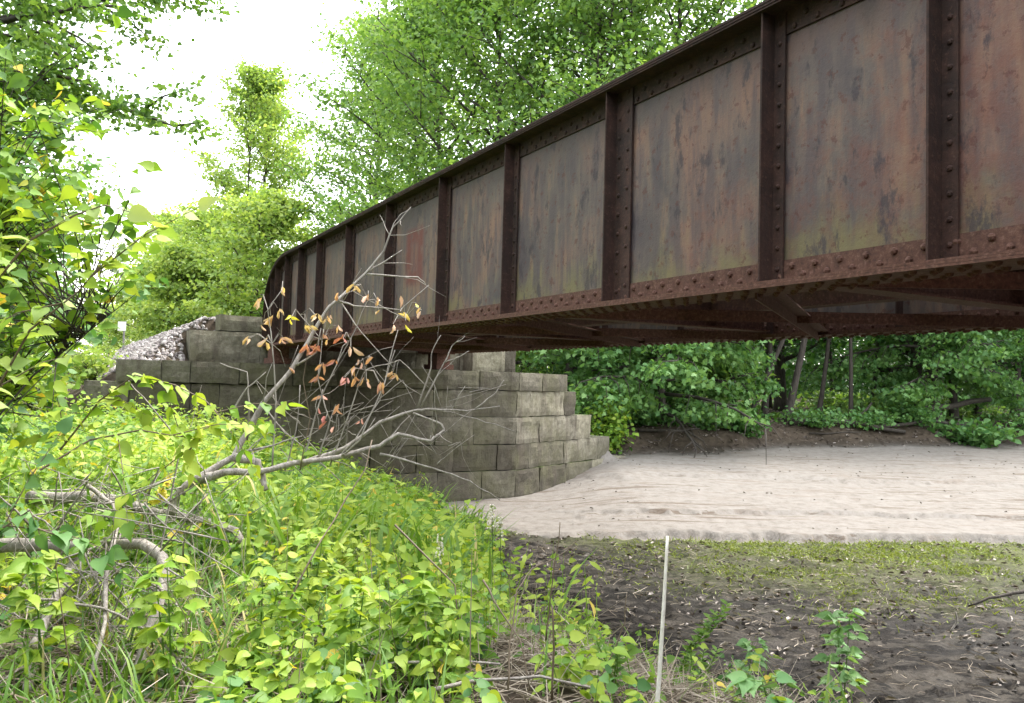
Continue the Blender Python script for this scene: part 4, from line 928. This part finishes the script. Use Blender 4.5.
for (a_, b_2, c_) in LP:
    Yd = 6.2 + gg_.uniform(-.12, .12); p_ = at(a_, b_2 - 4, Yd)
    nd = min(nodes, key=lambda q: (q - p_).length)
    if (nd - p_).length < .45: mbp = MB(); mbp.tube([nd - so, nd.lerp(p_, .6) + Vector((0, 0, .05)) - so, p_ - so], [.003, .0025, .002], 4); mbp.build('leaf_stalk', M['deadwood'], sap)
    for r_ in range(2 if gg_.random() < .5 else 1): P.append(p_ - so + Vector(gg_.normal(size=3)*.012)); vals.append(c_ + gg_.uniform(-.05, .05) if c_ < .96 else 1.0)
P = np.array([tuple(p) for p in P]); m_ = len(P)
V, Fc, A = leaves(P, rdir(gg_, m_, .2, -1.0), rdir(gg_, m_, .4, .0) + np.array([0, -.6, 0]), gg_.uniform(.055, .11, m_), T_CURL, gg_, np.clip(vals, 0, 1), w=.7)
mesh_obj('wilted_leaves', V, Fc, M['leaf_wilt'], sap, attr=A)

# ------------------------------------------------------------------ near leafy bush and sprays at the left
def spray(name, label, pix, lsize, seed, leaf='leaf_bright', group=None, step=.11, r=.006, T=T_NEAR, per=2, sub=0, cat='branch', bright=0.0, drp=.5):
    g = np.random.default_rng(seed); rd = random.Random(seed); pts = [at(*p) for p in pix]; org = pts[0].copy()
    root = empty(name, tuple(org), 0, label, cat, group); mb = MB(); runs = [([p - org for p in pts], r)]
    base = runs[0][0]
    for _ in range(sub):
        i = rd.randrange(0, len(base) - 1); a = base[i].lerp(base[i+1], rd.random()); d = (base[i+1] - base[i]).normalized()
        e = (d*.5 + Vector((rd.uniform(-1, 1), rd.uniform(-.5, .5), rd.uniform(-.5, .7)))).normalized(); L = rd.uniform(.25, .6); runs.append(([a, a + e*L*.5, a + e*L + Vector((0, 0, -.06))], r*.6))
    P, D = [], []
    for pl, rr_ in runs:
        mb.tube(pl, [rr_*(1 - .7*i/(len(pl)-1)) for i in range(len(pl))], 5)
        tot = sum((pl[i+1] - pl[i]).length for i in range(len(pl)-1)); d_ = step*.7; 
        while d_ <= tot:
            acc = 0
            for i in range(len(pl)-1):
                l = (pl[i+1] - pl[i]).length
                if acc + l >= d_: q = pl[i].lerp(pl[i+1], (d_ - acc)/l); dd = (pl[i+1] - pl[i]).normalized(); break
                acc += l
            sd = dd.cross(Vector((0, 0, 1))); sd = sd.normalized() if sd.length > .1 else Vector((1, 0, 0))
            for s2 in ((-1, 1) if per == 2 else (rd.choice((-1, 1)),)):
                P.append(tuple(q)); D.append(tuple((dd*.5 + sd*s2*rd.uniform(.5, 1) + Vector((rd.uniform(-.3, .3), rd.uniform(-.3, .3), -drp*rd.uniform(.3, 1.3)))).normalized()))
            d_ += step*rd.uniform(.7, 1.3)
        P.append(tuple(pl[-1])); D.append((0, 0, -1) if rd.random() < .3 else tuple((pl[-1] - pl[-2]).normalized()))
    mb.build('stem', M['bark'] if r > .012 else M['straw'], root); P = np.array(P); D = np.array(D); m_ = len(P)
    V, Fc, A = leaves(P, D, rdir(g, m_, .3, 1.0) + np.array([0, -.35, 0]), lsize*g.uniform(.65, 1.25, m_), T, g, np.clip(g.normal(.5 + bright, .22, m_), 0, 1 if leaf == 'leaf_wilt' else .93))
    mesh_obj('leaves', V, Fc, M[leaf], root, attr=A); return root
gb = 'leafy sprays at the left edge'
spray('leafy_spray', 'bright green spray hanging before the left end of the stone cap', [(60,450,4.6),(100,400,4.6),(135,375,4.6),(175,385,4.6),(205,400,4.6),(225,420,4.6)], .095, 801, group=gb, sub=7, bright=.2, step=.10, leaf='leaf_weed')
spray('leafy_spray', 'lower bright green spray beside the dead branch', [(40,470,4.3),(90,440,4.4),(140,430,4.4),(200,440,4.4),(190,450,4.4)], .085, 802, group=gb, sub=4, bright=.2, leaf='leaf_weed')
spray('leafy_spray', 'spray of large leaves reaching right against the sky', [(-20,300,3.1),(30,240,3.1),(75,215,3.1),(105,205,3.1),(130,212,3.1)], .085, 803, group=gb, sub=1, bright=.15, step=.16)
spray('leafy_spray', 'leafy spray with drooping tip near the sky gap', [(-20,420,3.4),(30,330,3.3),(80,290,3.3),(100,265,3.3)], .075, 804, group=gb, sub=4, bright=.1)
spray('leafy_spray', 'spray of broad leaves low at the left edge', [(-30,600,3.4),(0,530,3.4),(30,510,3.4),(40,535,3.4)], .085, 805, 'leaf_weed_blue', group=gb, sub=3, bright=.1)
def bush_px(label, cx, cy, Y, rw_, rh, n, lsize, seed, leaf, bright=0.0):
    """near bush rooted on the bank: canes rise from one foot into an oval mass of leaves"""
    g = np.random.default_rng(seed); rd = random.Random(seed); c = at(cx, cy, Y); fz = hz(c.x - .2, c.y); root = empty('leafy_bush', (c.x - .2, c.y, fz), 0, label, 'bush', 'near bushes at the left edge')
    org = Vector(root.location); mb = MB(); P = []; D = []
    mains = []
    for i in range(n):
        e = c + Vector((rd.gauss(0, .45)*rw_, rd.gauss(0, .45)*rw_*.8, rd.gauss(0, .5)*rh)) - org; e.z = max(e.z, .15)
        m1 = Vector((e.x*.45 + rd.uniform(-.1, .1), e.y*.45, e.z*.75)); 
        if i % 30 == 0: mb.tube([Vector((rd.uniform(-.9, -.3)*rw_, rd.uniform(-.5, .5)*rw_, 0)), m1, e], [.009, .006, .002], 4); mains.append((m1, e))
        else: a0, a1 = min(mains, key=lambda q: (q[1] - e).length); s0_ = a0.lerp(a1, rd.uniform(.2, .8)); m1 = s0_.lerp(e, .5) + Vector((0, 0, .03)); mb.tube([s0_, m1, e], [.004, .003, .0015], 4)
        for k in range(9):
            f = 1 - (k/9)**1.2*.75; q = m1.lerp(e, f); P.append(tuple(q + Vector([rd.gauss(0, .03) for _ in range(3)])))
            az = rd.uniform(0, 6.28); D.append((math.cos(az), math.sin(az), rd.uniform(-.8, .15)))
    mb.build('stems', M['bark'], root); P = np.array(P); m_ = len(P)
    V, Fc, A = leaves(P, np.array(D), rdir(g, m_, .4, 1.1) + np.array([0, -.3, 0]), lsize*g.uniform(.5, 1.3, m_), T_NEAR, g, np.clip(g.normal(.5 + bright, .25, m_), 0, 1))
    mesh_obj('leaves', V, Fc, M[leaf], root, attr=A); return root
bush_px('tall near bush of broad yellow green leaves at the left edge', -38, 215, 4.2, .76, .66, 330, .075, 811, 'leaf_weed', -.05)
bush_px('near bush of broad green leaves below the tall one', -50, 360, 4.8, .76, .40, 170, .075, 812, 'leaf_weed', .0)
bush_px('cool green bush mass behind the near leaves', -50, 285, 6.2, 1.05, 1.0, 420, .09, 813, 'leaf_weed_blue', .1)

# ------------------------------------------------------------------ seedlings in the mud, foreground plants, flowers
def seedling(label, px, py, Y, H, seed, leaf='leaf_seedling', ls=.09, nn=6, lance=False, lean=0, group='seedlings in the foreground mud', bright=.1, name='seedling'):
    g = np.random.default_rng(seed); rd = random.Random(seed); Y0 = Y; Y = hit(px, py); H *= Y/Y0; ls *= (Y/Y0)**.7; p = at(px, py, Y); z = hz(p.x, p.y)
    root = empty(name, (p.x, p.y, z), 0, label, 'seedling', group); mb = MB(); P, D = [], []
    for s2 in range(3 if lance else 2):
        ox = rd.uniform(-.05, .05); tip = Vector((ox + lean*H + rd.uniform(-.1, .1), rd.uniform(-.05, .05), H*rd.uniform(.75, 1)))
        b0 = Vector((ox*.3, 0, 0)); md = b0.lerp(tip, .5) + Vector((-lean*.12, 0, .02)); mb.tube([b0, md, tip], [.006, .004, .002], 5)
        for k in range(nn):
            f = .2 + .8*k/(nn-1); q = b0.lerp(md, f*2) if f < .5 else md.lerp(tip, f*2 - 1)
            for sgn in (-1, 1):
                az = k*1.6 + rd.uniform(-.3, .3) + (0 if sgn > 0 else math.pi); st_ = Vector((math.cos(az), math.sin(az), .15))
                if lance: P.append(tuple(q)); D.append(tuple(st_ + Vector((0, 0, .3)))); continue
                e = q + st_*rd.uniform(.06, .11)*(1.2 - f*.4); mb.tube([q, e], [.002, .0015], 4)
                for da in (-1.0, 0, 1.0):
                    P.append(tuple(e)); D.append((math.cos(az + da), math.sin(az + da), rd.uniform(-.35, .05)))
    mb.build('stem', M['grass'], root, attr=True); P = np.array(P); m_ = len(P)
    V, Fc, A = leaves(P, np.array(D), rdir(g, m_, .2, 1.3) + np.array([0, -.3, 0]), ls*g.uniform(.7, 1.2, m_), T_LANCE if lance else T_NEAR, g, np.clip(g.normal(.5 + bright, .2, m_), 0, .93), w=1.2 if lance else .85)
    mesh_obj('leaves', V, Fc, M[leaf], root, attr=A); return root
seedling('tall seedling with layered green compound leaves at the bottom edge', 842, 705, 5.3, .62, 901, ls=.10, nn=7, bright=.25)
seedling('smaller green seedling left of the tallest seedling', 745, 700, 5.6, .46, 902, ls=.085, nn=5, bright=.2)
seedling('low broad leaved seedling at the bottom edge between two taller ones', 772, 722, 5.0, .26, 903, ls=.12, nn=3, bright=.2)
seedling('feathery light green sprig right of the white stick', 672, 690, 5.2, .55, 904, 'grass', .06, 22, True, .42, bright=.1)
seedling('low feathery sprig beside the foot of the white stick', 700, 700, 4.9, .30, 905, 'grass', .05, 16, True, .1, bright=.1)
seedling('small weed left of the white stick', 612, 700, 4.8, .35, 906, 'grass', .06, 14, True, -.1)
seedling('tiny seedling standing in the litter left of the stick', 600, 660, 5.4, .3, 907, 'leaf_weed', .06, 4)
seedling('small plant of upright yellow green leaves in the litter', 575, 690, 4.6, .22, 908, 'leaf_weed', .1, 4, bright=.3)
for i, (px, py, Y, H, lb) in enumerate([(350, 700, 3.3, .62, 'broad leaved weed with hanging heart shaped leaves at the bottom centre left'), (255, 690, 3.4, .6, 'broad leaved weed low in front of the bright bank'), (410, 690, 3.5, .55, 'broad leaved weed right of the hanging heart shaped leaves'),
        (170, 700, 3.2, .6, 'broad leaved weed beside the bent limb'), (40, 700, 3.0, .6, 'broad leaved weed at the bottom left corner'), (90, 640, 3.6, .6, 'broad leaved weed between the dead limbs'), (440, 690, 3.9, .5, 'broad leaved weed at the edge of the litter'), (310, 640, 3.9, .65, 'broad leaved weed in the middle of the bright bank')]):
    seedling(lb, px, py, Y, H*.9, 920 + i, 'leaf_weed', .078, 8, group='broad leaved weeds in the foreground', bright=.1, name='broad_leaf_weed')
def flower(label, px, py, Y, seed):
    rd = random.Random(seed); top = at(px, py, Y); z = hz(top.x, top.y); root = empty('white_flower_spike', (top.x, top.y, z), 0, label, 'flower', 'white flower spikes at the bank edge'); h = top.z - z
    mb = MB(); mb.tube([(0, 0, 0), (.02, 0, h*.5), (0, 0, h)], [.004, .003, .002], 5); mb.build('stem', M['grass'], root)
    mb = MB()
    for k in range(46):
        f = rd.random(); a = rd.uniform(0, 6.28); r_ = .012 + .014*(1 - f); mb.dome((math.cos(a)*r_, math.sin(a)*r_, h - .17*(1-f)), (math.cos(a), math.sin(a), .3), .009, .007, n=5)
    mb.build('flower_head', M['flower'], root)
flower('white flower spike against the stone base', 492, 505, 6.0, 1); flower('shorter white flower spike right of the taller one', 500, 517, 6.0, 2)
flower('faded pale flower spike among the weeds', 440, 535, 5.2, 3)
# yellow leaf clump on the limb
spray('yellow_leaf_cluster', 'cluster of yellow leaves at the fork of the dead limb', [(150,505,5.8),(160,493,5.8),(168,480,5.8)], .085, 850, 'leaf_wilt', None, .03, bright=.6, cat='leaves')

# ------------------------------------------------------------------ world, light, camera
w = bpy.data.worlds.new('World'); bpy.context.scene.world = w; w.use_nodes = True; nt = w.node_tree
bg = nt.nodes['Background']; sky = nt.nodes.new('ShaderNodeTexSky'); sky.sky_type = 'NISHITA'; sky.sun_disc = False
SEL, SAZ = R(60), R(48)      # sun direction: elevation and compass angle from +Y clockwise
sky.sun_elevation = SEL; sky.sun_rotation = SAZ; sky.air_density = 1.6; sky.dust_density = 4.0
nt.links.new(sky.outputs[0], bg.inputs[0]); bg.inputs[1].default_value = .09
bg2 = nt.nodes.new('ShaderNodeBackground'); bg2.inputs[0].default_value = (1.0, .99, .97, 1); bg2.inputs[1].default_value = .95   # even cloud layer
ad = nt.nodes.new('ShaderNodeAddShader'); nt.links.new(bg.outputs[0], ad.inputs[0]); nt.links.new(bg2.outputs[0], ad.inputs[1]); nt.links.new(ad.outputs[0], nt.nodes['World Output'].inputs[0])
sl = bpy.data.lights.new('sun', 'SUN'); sl.energy = 1.5; sl.angle = R(11); sl.color = (1, .96, .9); so_ = bpy.data.objects.new('sun', sl); C.objects.link(so_)
dv = Vector((math.sin(SAZ)*math.cos(SEL), math.cos(SAZ)*math.cos(SEL), math.sin(SEL)))
so_.rotation_euler = dv.to_track_quat('Z', 'Y').to_euler(); so_.location = (0, 0, 30)
cd = bpy.data.cameras.new('camera'); cam = bpy.data.objects.new('camera', cd); C.objects.link(cam); cam.matrix_world = CAM
cd.sensor_width = 36; cd.lens = F/1024*36; cd.shift_y = -10/1024; cd.clip_start = .05; cd.clip_end = 2000
sc = bpy.context.scene; sc.camera = cam
sc.view_settings.view_transform = 'Standard'; sc.view_settings.look = 'None'; sc.view_settings.exposure = 1.85; sc.view_settings.gamma = 1
sc.render.engine = 'CYCLES'; sc.cycles.max_bounces = 6; sc.cycles.transparent_max_bounces = 4; sc.cycles.use_denoising = True
